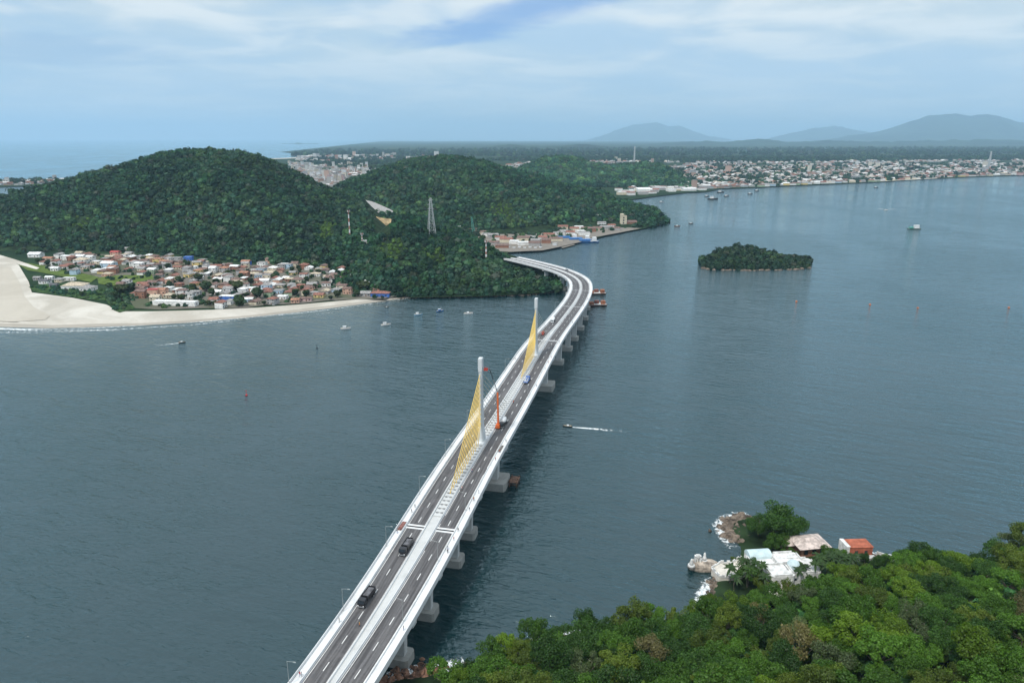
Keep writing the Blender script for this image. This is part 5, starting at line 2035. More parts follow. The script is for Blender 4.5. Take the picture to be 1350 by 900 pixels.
sheet('driveway', [tuple(PT(x, y) + np.array([0, 0, .35])) for x, y in [(1014, 777), (1040, 770), (1046, 778), (1036, 792), (1012, 793)]], M_TERR)
# terrace with wavy white wall above the water
tr = empty('terrace', P(955, 752, 0))
m = MB()
tp = [P(x, y, 3.0)[:2] - P(955, 752, 0)[:2] for x, y in [(938, 749), (950, 742), (966, 742), (976, 735), (990, 738), (992, 752), (975, 760), (962, 762), (948, 760)]]
m.prism(tp, -1, 3.0)
m.build('platform', M_TERR, tr)
m = MB()
for k in range(9):
    a, b = Vector((*tp[k], 3.0)), Vector((*tp[(k + 1) % 9], 3.0))
    for u in np.linspace(0, 1, 5)[:-1]:
        a2 = a.lerp(b, u)
        b2 = a.lerp(b, u + .25)
        mid_ = (a2 + b2) / 2
        m.box((mid_.x, mid_.y, 3.0 + .45 + .25 * math.sin(u * 12 + k)), ((b2 - a2).length * 1.02, .35, .9 + .5 * math.sin(u * 12 + k)), math.atan2(b2.y - a2.y, b2.x - a2.x))
m.build('parapet', M_WHITE, tr)
tag(tr, 'pale seaside terrace with wavy white wall below the palms', 'terrace')
# rock islet with three white shrines
ri = P(927, 748, 0)
m = MB()
prof = [(-1, .0), (-.75, .75), (-.2, .95), (.35, .85), (.8, .7), (1.05, .1), (.85, -.6), (.3, -.85), (-.35, -.8), (-.85, -.5)]
n = len(prof)
R0 = 5.9
lv = [(1.0, -1.2), (1.06, .6), (1.0, 1.9), (.82, 2.7), (.45, 3.0)]
vs = [(x * R0 * k * (1 + .06 * math.sin(i * 2.3 + z)), y * R0 * .62 * k, z) for k, z in lv for i, (x, y) in enumerate(prof)]
m.add(vs, [(a * n + i, a * n + (i + 1) % n, (a + 1) * n + (i + 1) % n, (a + 1) * n + i) for a in range(len(lv) - 1) for i in range(n)] + [tuple(range((len(lv) - 1) * n, len(lv) * n))])
o = m.build('rock_islet', [mat('pale_rock', (.40, .34, .28), .95, .4, .5, bump=.4, bscale=1.2)])
o.location = tuple(ri)
tag(o, 'flat pale rock islet off the terrace carrying white shrines', 'rock')
for (px, py, kind, lab) in [(911.5, 744.5, 'spire', 'small white conical shrine on the outer tip of the rock islet'), (919.5, 740.5, 'arch', 'white arched shrine in the middle of the rock islet'), (928.5, 738.5, 'tall', 'tallest white spire on the rock islet')]:
    p = P(px, py, 2.7)
    e = empty('shrine', p)
    if kind == 'arch':
        MB().box((-1.0, 0, 1.2), (.6, 1.2, 2.6)).box((1.0, 0, 1.2), (.6, 1.2, 2.6)).box((0, 0, 2.7), (2.6, 1.2, .7)).box((0, 0, 3.2), (1.5, 1.0, .5)).build('arch', M_WHITE, e)
        MB().lathe((0, 0, -.1), [(.45, 0), (.3, .5), (.26, 1.3), (.15, 1.6), (.05, 1.9)], 10).build('figure_niche', M_WHITE, e)
    else:
        h = 3.6 if kind == 'tall' else 2.8
        MB().lathe((0, 0, -.3), [(1.5, 0), (1.4, .5), (1.0, .7)], 12).build('base', M_WHITE, e)
        MB().lathe((0, 0, .2), [(.85, 0), (.75, h * .35), (.45, h * .6), (.5, h * .75), (.3, h * .9), (.05, h)], 12).build('spire', M_WHITE, e, smooth=True)
    tag(e, lab, 'shrine')
# pavilion with pinkish tiled roofs, orange-red house, white balustraded terrace
pv = P(1066, 720, 4.0)
e = empty('pavilion', (pv[0], pv[1], 1.5), .15)
MB().box((0, 0, 2.3), (11, 8, 5)).build('wall', MATS['wall_brick'], e)
M_PTILE = mat('pink_tiles', (.56, .47, .42), .85, .25, .6)
roof_mesh('hip', 12.5, 9, 4.8, .42, .8).build('roof', M_PTILE, e)
r2 = roof_mesh('hip', 8, 5, 3.9, .4, .6)
r2.v = [(x - 6.2, y + 2.5, z) for x, y, z in r2.v]
r2.build('roof', M_PTILE, e)
MB().box((-6.2, 2.5, 1.9), (7, 4, 3.9)).build('wall', MATS['wall_brick'], e)
for x in (-3.5, 0, 3.5):
    MB().box((x, -4.05, 2.6), (1.6, .2, 2.0)).build('window', M_WIN, e)
tag(e, 'brick pavilion with pale pink tiled hip roofs behind the dome', 'pavilion')
ov = P(1129, 730, 1.5)
e = empty('orange_house', (ov[0], ov[1], 1.2), .05)
M_ORW = mat('orange_render', (.42, .125, .07), .85, .25, .4)
MB().box((0, 0, 2.6), (9.5, 6, 5.2)).build('wall', M_ORW, e)
MB().box((-5.4, .3, 2.8), (1.6, 6.2, 5.8)).build('gable_wall', M_WHITE, e)
MB().box((0, 0, 5.35), (9.8, 6.4, .3)).build('roof', M_ORW, e)
for x in (-2, 2):
    MB().box((x, -3.05, 3), (1.2, .15, 1.6)).build('window', M_WIN, e)
MB().box((0, -4.2, .9), (11, 2.4, 1.6)).build('terrace_slab', M_CONC, e)
tag(e, 'orange red house with white end wall at the water behind palms', 'house')
wv = P(1190, 742, 1.2)
e = empty('garden_stair', (wv[0], wv[1], .8), -.35)
for k in range(9):
    MB().box((k * .9 - 4, -k * .7, .2 + k * .28), (3.4, 1.0, .6), -.3).build('step', M_CONC_W, e)
MB().box((-5, 1.8, 1), (9, .35, 1.8), -.35).build('wall', M_WHITE, e)
tag(e, 'white garden stair and wall going down to the shore', 'stair')
for (px, py, w_, h_, lab) in [(1228, 742, 6, 2.6, 'low white garden wall seen through the dark shore trees'), (1255, 738, 5, 2.0, 'short white wall at the shore rocks beyond the dark trees')]:
    p = P(px, py, 1)
    e = MB().box((0, 0, h_ / 2), (w_, .4, h_)).box((0, 0, h_ + .12), (w_ + .3, .6, .2)).build('garden_wall', M_WHITE)
    e.location = tuple(p)
    tag(e, lab, 'wall')

# --- trees of the near slope: each tree a trunk with limbs and a leafy crown
TKIND = {'dark green': (.040, .100, .020), 'mid-green': (.072, .165, .022), 'lime green': (.115, .205, .020), 'olive': (.098, .150, .024), 'grey-green': (.115, .165, .070), 'brownish': (.135, .130, .060)}
TMAT = {k: leaf_mat('leaves_' + k.replace(' ', '_').replace('-', '_'), c, var=.32, trans=.38, hue=.3) for k, c in TKIND.items()}


def near_crown(kind, seed):
    rg = np.random.default_rng(seed)
    nL = {'brownish': 12, 'grey-green': 15}.get(kind, 19)
    # clump centres spread through a flattened dome
    cen, rad = [], []
    for k in range(nL):
        a = rg.uniform(0, 2 * np.pi)
        r = .86 * math.sqrt(rg.random())
        z = (1 - r * r) ** .5 * rg.uniform(.1, .85)
        cen.append((r * math.cos(a), r * math.sin(a), z))
        rad.append(rg.uniform(.17, .36))
    cen = np.array(cen)
    rad = np.array(rad)
    nl = {'brownish': 3200, 'grey-green': 4600}.get(kind, 6200)
    d = rg.normal(0, 1, (nl, 3))
    d[:, 2] = d[:, 2] * .8 + .28
    d /= np.linalg.norm(d, axis=1)[:, None]
    li = rg.integers(0, nL, nl)
    sh_ = 1 - .5 * rg.random((nl, 1)) ** 2.2
    c = cen[li] + d * rad[li][:, None] * sh_
    V1, F1 = leaf_quads(c, d, rg.uniform(.020, .046, nl), rg, .55)
    # ragged sprays outside the clumps
    ns = 260
    d2 = rg.normal(0, 1, (ns, 3))
    d2[:, 2] = np.abs(d2[:, 2]) * .8
    d2 /= np.linalg.norm(d2, axis=1)[:, None]
    li2 = rg.integers(0, nL, ns)
    c2_ = cen[li2] + d2 * rad[li2][:, None] * rg.uniform(1.0, 1.28, (ns, 1))
    V2, F2 = leaf_quads(c2_, d2, rg.uniform(.025, .055, ns), rg, .9)
    me = np_mesh('crown', np.concatenate([V1, V2]), [F1, F2 + len(V1)], [TMAT[kind]])
    tm = MB()
    tm.tube((0, 0, -1.5), (.03, .02, -.25), .055, .04, 7)
    for k in range(min(nL, 11)):
        p0 = Vector((.03, .02, -.25 - .12 * (k % 3)))
        p2 = Vector(cen[k])
        p1 = p0.lerp(p2, .5) + Vector((0, 0, -.06))
        tm.tube(p0, p1, .026, .018, 5)
        tm.tube(p1, p2, .018, .008, 4)
        if kind in ('brownish', 'grey-green'):
            for _ in range(3):
                tip = p2 + Vector(rg.normal(0, .16, 3)) + Vector((0, 0, .16))
                tm.tube(p1.lerp(p2, .6), tip, .009, .003, 3)
    return me, tm.mesh('trunk', mat('pale_bark', (.24, .215, .18), .95, .3, 1.2) if kind in ('brownish', 'grey-green') else M_TRUNK)


NEAR = {k: [near_crown(k, 500 + 10 * i + j) for j in range(3)] for i, k in enumerate(TKIND)}


def near_tree(p, r, kind, v, hf=1.0):
    e = empty('tree', (p[0], p[1], p[2] - .4 + r * 1.25 * hf), random.uniform(0, 6.28))
    c, t = NEAR[kind][v % 3]
    e.scale = (r * random.uniform(.85, 1.2), r * random.uniform(.88, 1.15), r * random.uniform(.8, 1.15))
    link('trunk', t, e)
    link('crown', c, e)
    return e


rng = np.random.default_rng(2024)
NT_ = 0


def samp(n):
    x = rng.uniform(-40, 330, n)
    y = rng.uniform(80, 330, n)
    z = near_z(x, y)
    return np.stack([x, y, z], 1)


big_ = poisson(samp, 17.0, 900, rng)
cands = poisson(lambda n: np.concatenate([big_, samp(n)]), 6.8, 16000, rng)
nbig = {tuple(np.round(p, 3)) for p in big_}
ok = inside(cands[:, 0], cands[:, 1], poly_t)
cands = cands[ok]
px, py = PXY(cands + np.array([0, 0, 8.]))
dep = cands[:, 1]
okk = (px > 570) & (px < 1440) & (py < 1010) & (py > 650) & (dep > 60)
cands, px, py = cands[okk], px[okk], py[okk]
order = np.argsort(-cands[:, 1])
cands, px, py = cands[order], px[order], py[order]
print('near trees', len(cands))
kinds = list(TKIND)
for k, (p, x, y) in enumerate(zip(cands[:290], px, py)):
    g = vnoise(p[0] / 16, p[1] / 16, 4)
    pr = np.array([.30, .37, .10, .13, .07, .03])
    if g > .6:
        pr = np.array([.14, .36, .26, .15, .07, .02])
    elif g < .35:
        pr = np.array([.42, .30, .03, .10, .10, .05])
    kd = kinds[rng.choice(6, p=pr / pr.sum())]
    r = (rng.uniform(5.6, 7.6) if tuple(np.round(p, 3)) in nbig else rng.uniform(3.9, 6.5)) * (1.0 if y > 820 else .85)
    e = near_tree(p, r, kd, k)
    size = 'small' if r < 3.9 else 'broad' if r > 5.1 else 'round'
    row = 'along the near shore' if p[2] < 7 else 'on the lower near slope' if p[2] < 16 else 'on the middle near slope' if p[2] < 28 else 'high on the near slope'
    later(e, f'{size} {kd} forest tree', row, 'the bridge', float(x), 'tree', 'forest trees on the near slope')
und = cands[rng.integers(0, len(cands), 1500)] + np.column_stack([rng.normal(0, 3.4, 1500), rng.normal(0, 3.4, 1500), np.zeros(1500)])
und[:, 2] = near_z(und[:, 0], und[:, 1]) + rng.uniform(.4, 3.4, 1500)
und = und[inside(und[:, 0], und[:, 1], poly_t)]
uc = crown_cols(und, rng, 1.0)
uc = uc * np.array([1.9, 1.75, .85])
forest('undergrowth', 'leafy understorey filling the gaps between the trees of the near slope', und, rng.uniform(1.3, 2.6, len(und)), uc, 77)
# single trees that stand out
for (x, y, r, kd, v, hf, lab) in [
    (1018, 708, 8.6, 'dark green', 0, .62, 'great dark spreading tree on the shore rocks, its broadest crown'), (1000, 706, 6.4, 'dark green', 1, .55, 'dark tree leaning over the surf rocks next to the great tree'),
    (1043, 711, 6.8, 'dark green', 2, .6, 'dark crown of the rock trees nearest the pink roofed pavilion'), (1024, 724, 5.6, 'mid-green', 0, .4, 'mid-green bush tree below the great tree on the rocks'),
    (986, 772, 5.2, 'mid-green', 1, .75, 'mid-green garden tree between terrace and driveway'), (1003, 778, 4.4, 'olive', 2, .6, 'olive garden tree beside the driveway of the white house'),
    (1012, 762, 2.8, 'dark green', 1, .6, 'small dark garden tree against the white house wall'), (990, 752, 3.0, 'dark green', 2, .8, 'dark garden tree behind the terrace wall'),
    (1018, 795, 2.6, 'mid-green', 0, .5, 'small bush tree at the foot of the driveway'), (1052, 786, 3.0, 'dark green', 1, .55, 'small tree below the garage side of the white house'), (1072, 778, 3.4, 'mid-green', 2, .6, 'mid-green tree at the corner of the white house by the palms'),
    (1003, 748, 2.6, 'mid-green', 1, .5, 'little tree pressed between vault roof and terrace'), (1064, 748, 2.8, 'dark green', 0, .6, 'little dark tree between dome and pavilion'), (968, 742, 2.0, 'olive', 0, .5, 'low olive bush tree on the seaside terrace edge'),
    (1108, 738, 3.0, 'mid-green', 0, .6, 'mid-green tree hiding the white end of the orange house'), (1140, 742, 2.6, 'dark green', 2, .6, 'dark tree right in front of the orange house'),
    (1088, 738, 3.6, 'mid-green', 1, .6, 'mid-green tree between pink roofed pavilion and orange house'), (1040, 734, 2.8, 'mid-green', 2, .5, 'low mid-green tree between the dome and the great tree'), (1176, 752, 4.0, 'mid-green', 0, .8, 'mid-green tree above the garden stair'), (1198, 748, 4.4, 'dark green', 2, .8, 'dark tree standing between garden stair and low white wall'),
    (1160, 756, 4.2, 'dark green', 0, .8, 'dark round tree next to the garden stair'), (1215, 752, 5.6, 'dark green', 1, .9, 'large dark tree in front of the low white garden wall'), (1232, 752, 4.8, 'mid-green', 2, .9, 'mid-green tree merging with the large dark shore tree'),
    (1252, 750, 4.0, 'dark green', 2, .7, 'dark tree beside the short white shore wall'), (1290, 755, 4.6, 'dark green', 1, .8, 'dark tree on the rise behind the shore rocks'),
    (1315, 748, 5.6, 'dark green', 0, 1.0, 'tall dark tree below the highest crown on the shore'), (1345, 745, 6.2, 'olive', 2, 1.7, 'highest tree of the shore with flat olive crown'), (1330, 742, 5.0, 'grey-green', 1, 1.5, 'grey-green tree joined to the highest flat crown'),
]:
    tag(near_tree(PT(x, y), r, kd, v, hf), lab, 'tree', 'single trees by the near shore')
# palms
PALM_L = leaf_mat('palm_fronds', (.038, .078, .024), var=.3, trans=.3, hue=.2)


def palm_mesh(seed):
    rg = np.random.default_rng(seed)
    m = MB()
    for k in range(17):
        a = k * 2.4 + rg.uniform(-.2, .2)
        el = rg.uniform(-.2, 1.1)
        L = rg.uniform(2.3, 3.1)
        prev = Vector((0, 0, 0))
        w0 = .08
        ca, sa = math.cos(a), math.sin(a)
        for s_ in range(1, 6):
            t = s_ / 5
            rr = L * t * math.cos(el * (1 - .5 * t))
            zz_ = L * (t * math.sin(el) - .62 * t * t)
            cur = Vector((ca * rr, sa * rr, zz_))
            w1 = .48 * math.sin(math.pi * min(.98, t * .86 + .12))
            sd_ = Vector((-sa, ca, 0))
            dn = Vector((0, 0, -.55))
            m.add([prev, cur, cur + sd_ * w1 + dn * w1, prev + sd_ * w0 + dn * w0], [(0, 1, 2, 3)])
            m.add([prev, prev - sd_ * w0 + dn * w0, cur - sd_ * w1 + dn * w1, cur], [(0, 1, 2, 3)])
            prev, w0 = cur, w1
    return m.mesh('crown', PALM_L)


PALMS = [palm_mesh(k) for k in range(3)]
m = MB()
for k in range(6):
    m.tube((.12 * math.sin(k * .6), 0, k / 6 - .03), (.12 * math.sin((k + 1) * .6), 0, (k + 1) / 6), .028 - .002 * k, .026 - .002 * k, 7)
PALM_T = m.mesh('trunk', mat('palm_trunk', (.20, .17, .14), .9, .25, 1.0))


def palm(p, h, k):
    e = empty('palm_tree', p, random.uniform(0, 6))
    t = link('trunk', PALM_T, e)
    t.scale = (h * .55, h * .55, h)
    c = link('crown', PALMS[k % 3], e)
    c.location = (.12 * math.sin(3.6) * h * .55, 0, h)
    s_ = random.uniform(.95, 1.25)
    c.scale = (s_, s_, s_)
    return e


for k, (x, y, h) in enumerate([(962, 768, 7), (978, 764, 9), (985, 774, 8), (993, 768, 9), (968, 778, 6), (1002, 771, 9), (1006, 780, 7), (1056, 764, 6.5), (1050, 768, 6)]):
    later(palm(PT(x, y), h, k), 'slender palm', 'around the white seaside house', 'the rock islet', x, 'palm tree', 'palms of the seaside house garden')
for k, (x, y, h) in enumerate([(1072, 766, 8), (1080, 762, 9), (1087, 768, 8), (1094, 762, 9.5), (1101, 766, 9), (1108, 760, 9), (1114, 768, 8), (1120, 760, 8.5), (1090, 756, 9), (1103, 754, 8.5), (1124, 752, 7), (1078, 756, 8)]):
    later(palm(PT(x, y), h, k), 'tall palm', 'in the grove before the orange house', 'the white seaside house', x, 'palm tree', 'palms in the grove')

# ------------------------------------------------------------------ traffic and people on the bridge
M_RUB = M_DARK
PAINT = {k: mat('paint_' + k, c, .35, .05, .5, spec=.5) for k, c in {'black': (.02, .02, .024), 'white': (.74, .75, .75), 'orange': (.68, .14, .03), 'blue': (.05, .14, .42), 'red': (.48, .05, .03), 'grey': (.22, .23, .24), 'yellow': (.65, .42, .05)}.items()}
M_TARP = mat('grey_tarpaulin', (.12, .12, .13), .8, .3, .8)


def truck(p, rz, cab, body, kind, L=8.2):
    """faces +Y before turning"""
    e = empty('truck', p, rz)
    W = 2.5
    MB().box((0, 0, .85), (1.0, L - .4, .35)).build('chassis', M_RUB, e)
    c = MB()
    y1 = L / 2
    c.add([(-W / 2, y1 - 2.1, .6), (W / 2, y1 - 2.1, .6), (W / 2, y1, .6), (-W / 2, y1, .6), (-W / 2, y1 - 2.1, 2.9), (W / 2, y1 - 2.1, 2.9), (W / 2, y1 - .35, 2.9), (-W / 2, y1 - .35, 2.9), (-W / 2, y1, 1.7), (W / 2, y1, 1.7)],
          [(0, 3, 2, 1), (0, 1, 5, 4), (4, 5, 6, 7), (7, 6, 9, 8), (8, 9, 2, 3), (1, 2, 9, 6, 5), (0, 4, 7, 8, 3)])
    co = c.build('cab', PAINT[cab], e, bevel=.08)
    MB().add([(-1.1, y1 + .02, 1.78), (1.1, y1 + .02, 1.78), (1.05, y1 - .27, 2.75), (-1.05, y1 - .27, 2.75)], [(0, 1, 2, 3)][::1]).build('windscreen', M_GLASS, co)
    for x in (-1, 1):
        MB().box((x * 1.265, y1 - 1.0, 2.15), (.03, 1.0, .75)).build('side_window', M_GLASS, co)
        MB().box((x * .95, y1 + .03, 1.0), (.4, .08, .25)).build('headlight', PAINT['white'], co)
        MB().box((x * 1.42, y1 - .1, 2.1), (.12, .12, .6)).build('mirror', M_RUB, co)
    MB().box((0, y1 + .06, .62), (2.4, .16, .4)).build('bumper', PAINT['grey'], e)
    if kind in ('black', 'white'):
        pass
    if kind == 'dump':
        b_ = MB().box((0, -1.2, 1.25), (W, L - 3.0, .2))
        for x in (-1, 1):
            b_.box((x * 1.2, -1.2, 2.0), (.12, L - 3.0, 1.5))
        b_.box((0, L / 2 - 2.75, 2.2), (W, .12, 1.9)).box((0, -L / 2 + .4, 2.0), (W, .12, 1.5))
        b_.build('dump_body', PAINT[body], e)
        MB().box((0, -1.2, 2.35), (2.28, L - 3.4, .2), top=(.9, .9)).build('tarpaulin', M_TARP, e)
    elif kind == 'mixer':
        d_ = MB()
        pr_ = [(.5, -2.9), (.95, -2.2), (1.25, -.8), (1.2, .6), (.8, 1.6), (.4, 1.9)]
        vs, n = [], 12
        for r, yy in pr_:
            for q_ in range(n):
                a = 2 * math.pi * q_ / n
                vs.append((r * math.cos(a), yy - .9, 2.5 - yy * .12 + r * math.sin(a)))
        d_.add(vs, [(i_ * n + q_, (i_ + 1) * n + q_, (i_ + 1) * n + (q_ + 1) % n, i_ * n + (q_ + 1) % n) for i_ in range(5) for q_ in range(n)] + [tuple(range(n)), tuple(range(6 * n - 1, 5 * n - 1, -1))])
        d_.build('mixer_drum', PAINT[body], e, smooth=True)
        MB().box((0, -3.6, 2.2), (.8, .7, 1.4)).build('chute', PAINT['grey'], e)
    elif kind == 'crane':
        MB().box((0, -1.2, 1.3), (W, L - 3.0, .3)).build('flatbed', PAINT[body], e)
        MB().box((0, .8, 2.0), (1.6, 1.2, 1.4)).build('crane_base', PAINT['white'], e)
        MB().box((.2, -1.6, 2.9), (.45, 4.6, .5)).build('crane_arm', PAINT['blue'], e)
        MB().box((0, -2.2, 1.9), (1.8, 2.4, .9)).build('load', PAINT['white'], e)
    ys = [y1 - 1.0, -L / 2 + 1.2, -L / 2 + 2.4]
    for yy in ys:
        for x in (-1, 1):
            w_ = MB().tube((x * .95, yy, .5), (x * 1.27, yy, .5), .5, n=14).build('wheel', M_RUB, e)
            MB().tube((x * 1.27, yy, .5), (x * 1.29, yy, .5), .26, n=10).build('rim', PAINT['grey'], w_)
    return e


def on_bridge(px, py, lat, k=1, dz=0.):
    s = c_s(px, py, lat, k, dz)
    return s, B(s, lat, dz, k)


LK = {'v': 0}
for (px, py, lat, cab, body, kind, toward, lab) in [(496, 800, -5.2, 'black', 'black', 'dump', True, 'black dump truck with pale windscreen nearest the camera end of the bridge'),
                                                   (536.5, 726, -2.4, 'black', 'black', 'dump', True, 'black dump truck driving just below the expansion joint'),
                                                   (666, 562, 3.4, 'black', 'white', 'mixer', True, 'white drum mixer truck beside the orange boom lift'),
                                                   (690, 501, 2.3, 'blue', 'blue', 'crane', False, 'blue crane truck parked between the two masts'),
                                                   (732, 427, -5.0, 'white', 'white', 'mixer', True, 'white mixer truck beyond the second mast')]:
    s, p = on_bridge(px, py, lat, -1 if lat < 0 else 1)
    tag(truck(p + np.array([0, 0, .01]), heading(s) + (math.pi if toward else 0), cab, body, kind, 9.0), lab, 'truck')


def van(p, rz, col):
    e = empty('van', p, rz)
    MB().add([(-1, -2.4, .4), (1, -2.4, .4), (1, 2.4, .4), (-1, 2.4, .4), (-1, -2.4, 2.1), (1, -2.4, 2.1), (1, 1.2, 2.1), (-1, 1.2, 2.1), (-1, 1.9, 1.3), (1, 1.9, 1.3), (-1, 2.4, 1.15), (1, 2.4, 1.15)],
             [(0, 3, 2, 1), (0, 1, 5, 4), (4, 5, 6, 7), (7, 6, 9, 8), (8, 9, 11, 10), (10, 11, 2, 3), (1, 2, 11, 9, 6, 5), (0, 4, 7, 8, 10, 3)]).build('body', PAINT[col], e, bevel=.06)
    MB().add([(-.88, 1.3, 2.03), (-.88, 1.87, 1.38), (.88, 1.87, 1.38), (.88, 1.3, 2.03)], [(0, 1, 2, 3)]).build('windscreen', M_GLASS, e).location = (0, .03, .03)
    for x in (-1, 1):
        MB().box((x * 1.01, -.2, 1.62), (.03, 2.6, .55)).build('side_window', M_GLASS, e)
        MB().box((x * .75, 2.42, .95), (.35, .06, .18)).build('headlight', PAINT['white'], e)
        for yy in (-1.5, 1.5):
            MB().tube((x * .8, yy, .34), (x * 1.03, yy, .34), .34, n=12).build('wheel', M_RUB, e)
    return e


s, p = on_bridge(724, 354.5, -3.5, -1)
tag(van(p, heading(s), 'white'), 'white van on the far curve of the bridge before the landing', 'van')
s, p = on_bridge(747, 358.5, 5.2, 1)
tag(van(p, heading(s) + math.pi, 'grey'), 'grey van on the outer lanes of the far bridge curve', 'van')

# orange boom lift working at the first mast
s_l, pl = on_bridge(653, 562, 1.6, 1)
bl = empty('boom_lift', pl, heading(s_l))
MB().box((0, 0, .9), (2.4, 3.8, .7)).build('chassis', PAINT['orange'], bl)
for x in (-1, 1):
    for yy in (-1.3, 1.3):
        MB().tube((x * .95, yy, .5), (x * 1.3, yy, .5), .5, n=12).build('wheel', M_RUB, bl)
MB().box((0, -.4, 1.8), (2.2, 3.2, 1.2), top=(.9, .9)).build('turret', PAINT['orange'], bl, bevel=.08)
invb = Matrix.Translation(Vector(pl)) @ Matrix.Rotation(heading(s_l), 4, 'Z')
invb.invert()
Yb, Ym = pl[1], mast_top[0][1]
j0 = Vector(pl) + Vector((0, 0, 2.2))
j1 = Vector(PY(656, 517, Yb + 1.5))
j2 = Vector(PY(645.5, 486.5, Yb + 1.0))
j3 = Vector(PY(639.5, 483.5, Ym - 2.2))
jb = Vector(PY(640.5, 488, Ym - 2.2))
q = [invb @ v for v in (j0, j1, j2, j3, jb)]
low = MB().tube(q[0], q[1], .62, .5, 6)
low.build('lower_boom', PAINT['orange'], bl)
MB().tube(q[1], q[1].lerp(q[2], .55), .26, .22, 6).build('upper_boom', PAINT['grey'], bl)
MB().tube(q[1].lerp(q[2], .55), q[2], .2, .18, 6).build('upper_boom_tip', PAINT['black'], bl)
MB().tube(q[2], q[3], .2, .16, 6).build('jib', PAINT['red'], bl)
bk = MB().box(q[4], (1.8, 1.0, .15))
for x in (-.85, .85):
    for yy in (-.45, .45):
        bk.tube(q[4] + Vector((x, yy, 0)), q[4] + Vector((x, yy, 1.1)), .05, n=4)
bk.box(q[4] + Vector((0, -.45, .55)), (1.8, .06, .9)).box(q[4] + Vector((0, .45, .55)), (1.8, .06, .9))
bk.build('basket', PAINT['red'], bl)
tag(bl, 'orange boom lift with long red arm reaching up to the first mast', 'boom lift')
# orange excavator-like machine beyond the second mast
s, p = on_bridge(717.5, 443, -4.0, -1)
e = empty('telehandler', p, heading(s) + math.pi)
MB().box((0, 0, .95), (2.3, 4.6, .8), top=(.95, .95)).build('chassis', PAINT['red'], e)
MB().box((-.6, .2, 2.0), (1.0, 1.6, 1.4), top=(.85, .8)).build('cab', PAINT['orange'], e)
MB().box((-.6, 1.02, 2.1), (.8, .05, .9)).build('windscreen', M_GLASS, e)
MB().tube((.5, -1.8, 1.9), (.5, 4.2, 2.6), .28, .2, 6).build('boom', PAINT['orange'], e)
MB().box((.5, 4.5, 2.0), (1.8, .2, 1.2)).build('fork_carriage', PAINT['grey'], e)
for x in (-1, 1):
    for yy in (-1.5, 1.5):
        MB().tube((x * .9, yy, .6), (x * 1.25, yy, .6), .6, n=12).build('wheel', M_RUB, e)
tag(e, 'orange red loader working on the bridge beside the second mast', 'loader')


# people: one continuous body each, hair and clothes as children
def person_mesh(pose):
    """a standing or walking adult, grown as one skinned surface"""
    st = .16 if pose == 'walk' else .0
    J = {'pelvis': (0, 0, .95), 'belly': (0, .0, 1.1), 'chest': (0, .01, 1.32), 'neck': (0, .01, 1.48), 'chin': (0, .03, 1.56), 'head': (0, .02, 1.66), 'crown': (0, .01, 1.74)}
    R = {'pelvis': .145, 'belly': .135, 'chest': .155, 'neck': .055, 'chin': .075, 'head': .10, 'crown': .075}
    E_ = [('pelvis', 'belly'), ('belly', 'chest'), ('chest', 'neck'), ('neck', 'chin'), ('chin', 'head'), ('head', 'crown')]
    for sx, nm in ((-1, 'a'), (1, 'b')):
        f = st * sx
        J.update({'sh' + nm: (sx * .19, 0, 1.41), 'el' + nm: (sx * .24, -.02 - f * .5, 1.13), 'wr' + nm: (sx * .25, .06 - f, .90), 'ha' + nm: (sx * .25, .09 - f, .80),
                  'hp' + nm: (sx * .10, 0, .88), 'kn' + nm: (sx * .11, .02 + f, .50), 'an' + nm: (sx * .11, -.02 + f * 1.4, .08), 'to' + nm: (sx * .12, .15 + f * 1.4, .035)})
        R.update({'sh' + nm: .065, 'el' + nm: .045, 'wr' + nm: .033, 'ha' + nm: .038, 'hp' + nm: .095, 'kn' + nm: .062, 'an' + nm: .045, 'to' + nm: .035})
        E_ += [('chest', 'sh' + nm), ('sh' + nm, 'el' + nm), ('el' + nm, 'wr' + nm), ('wr' + nm, 'ha' + nm), ('pelvis', 'hp' + nm), ('hp' + nm, 'kn' + nm), ('kn' + nm, 'an' + nm), ('an' + nm, 'to' + nm)]
    names = list(J)
    me = bpy.data.meshes.new('person')
    me.from_pydata([J[n_] for n_ in names], [(names.index(a_), names.index(b_)) for a_, b_ in E_], [])
    o_ = bpy.data.objects.new('person', me)
    COL.objects.link(o_)
    md = o_.modifiers.new('skin', 'SKIN')
    md.use_smooth_shade = True
    sv = me.skin_vertices[0].data
    for i_, n_ in enumerate(names):
        sv[i_].radius = (R[n_], R[n_] * (.7 if n_ in ('chest', 'belly', 'pelvis') else 1))
        sv[i_].use_root = n_ == 'pelvis'
    sub = o_.modifiers.new('sub', 'SUBSURF')
    sub.levels = sub.render_levels = 1
    dg = bpy.context.evaluated_depsgraph_get()
    out = bpy.data.meshes.new_from_object(o_.evaluated_get(dg))
    bpy.data.objects.remove(o_)
    return out


M_SKIN = mat('skin', (.36, .20, .13), .6)
CLOTH = {k: mat('cloth_' + k, c, .85) for k, c in {'red': (.50, .04, .05), 'black': (.02, .02, .025), 'orange': (.70, .20, .04), 'blue': (.05, .10, .30), 'white': (.7, .7, .68), 'grey': (.2, .2, .21)}.items()}
BODY = {}
for pose in ('stand', 'walk'):
    base_me = person_mesh(pose)
    n_p = len(base_me.polygons)
    for c in CLOTH:
        for leg in ('black', 'blue', 'grey'):
            me = base_me.copy()
            me.materials.clear()
            for m_ in (M_SKIN, CLOTH[c], CLOTH[leg], M_DARK):
                me.materials.append(m_)
            for pl_ in me.polygons:
                z = pl_.center.z
                ax = abs(pl_.center.x)
                pl_.material_index = 3 if z < .1 else 2 if z < .93 and ax < .205 else 0 if z > 1.47 or (ax > .19 and z < 1.02) else 1
            BODY[pose, c, leg] = me
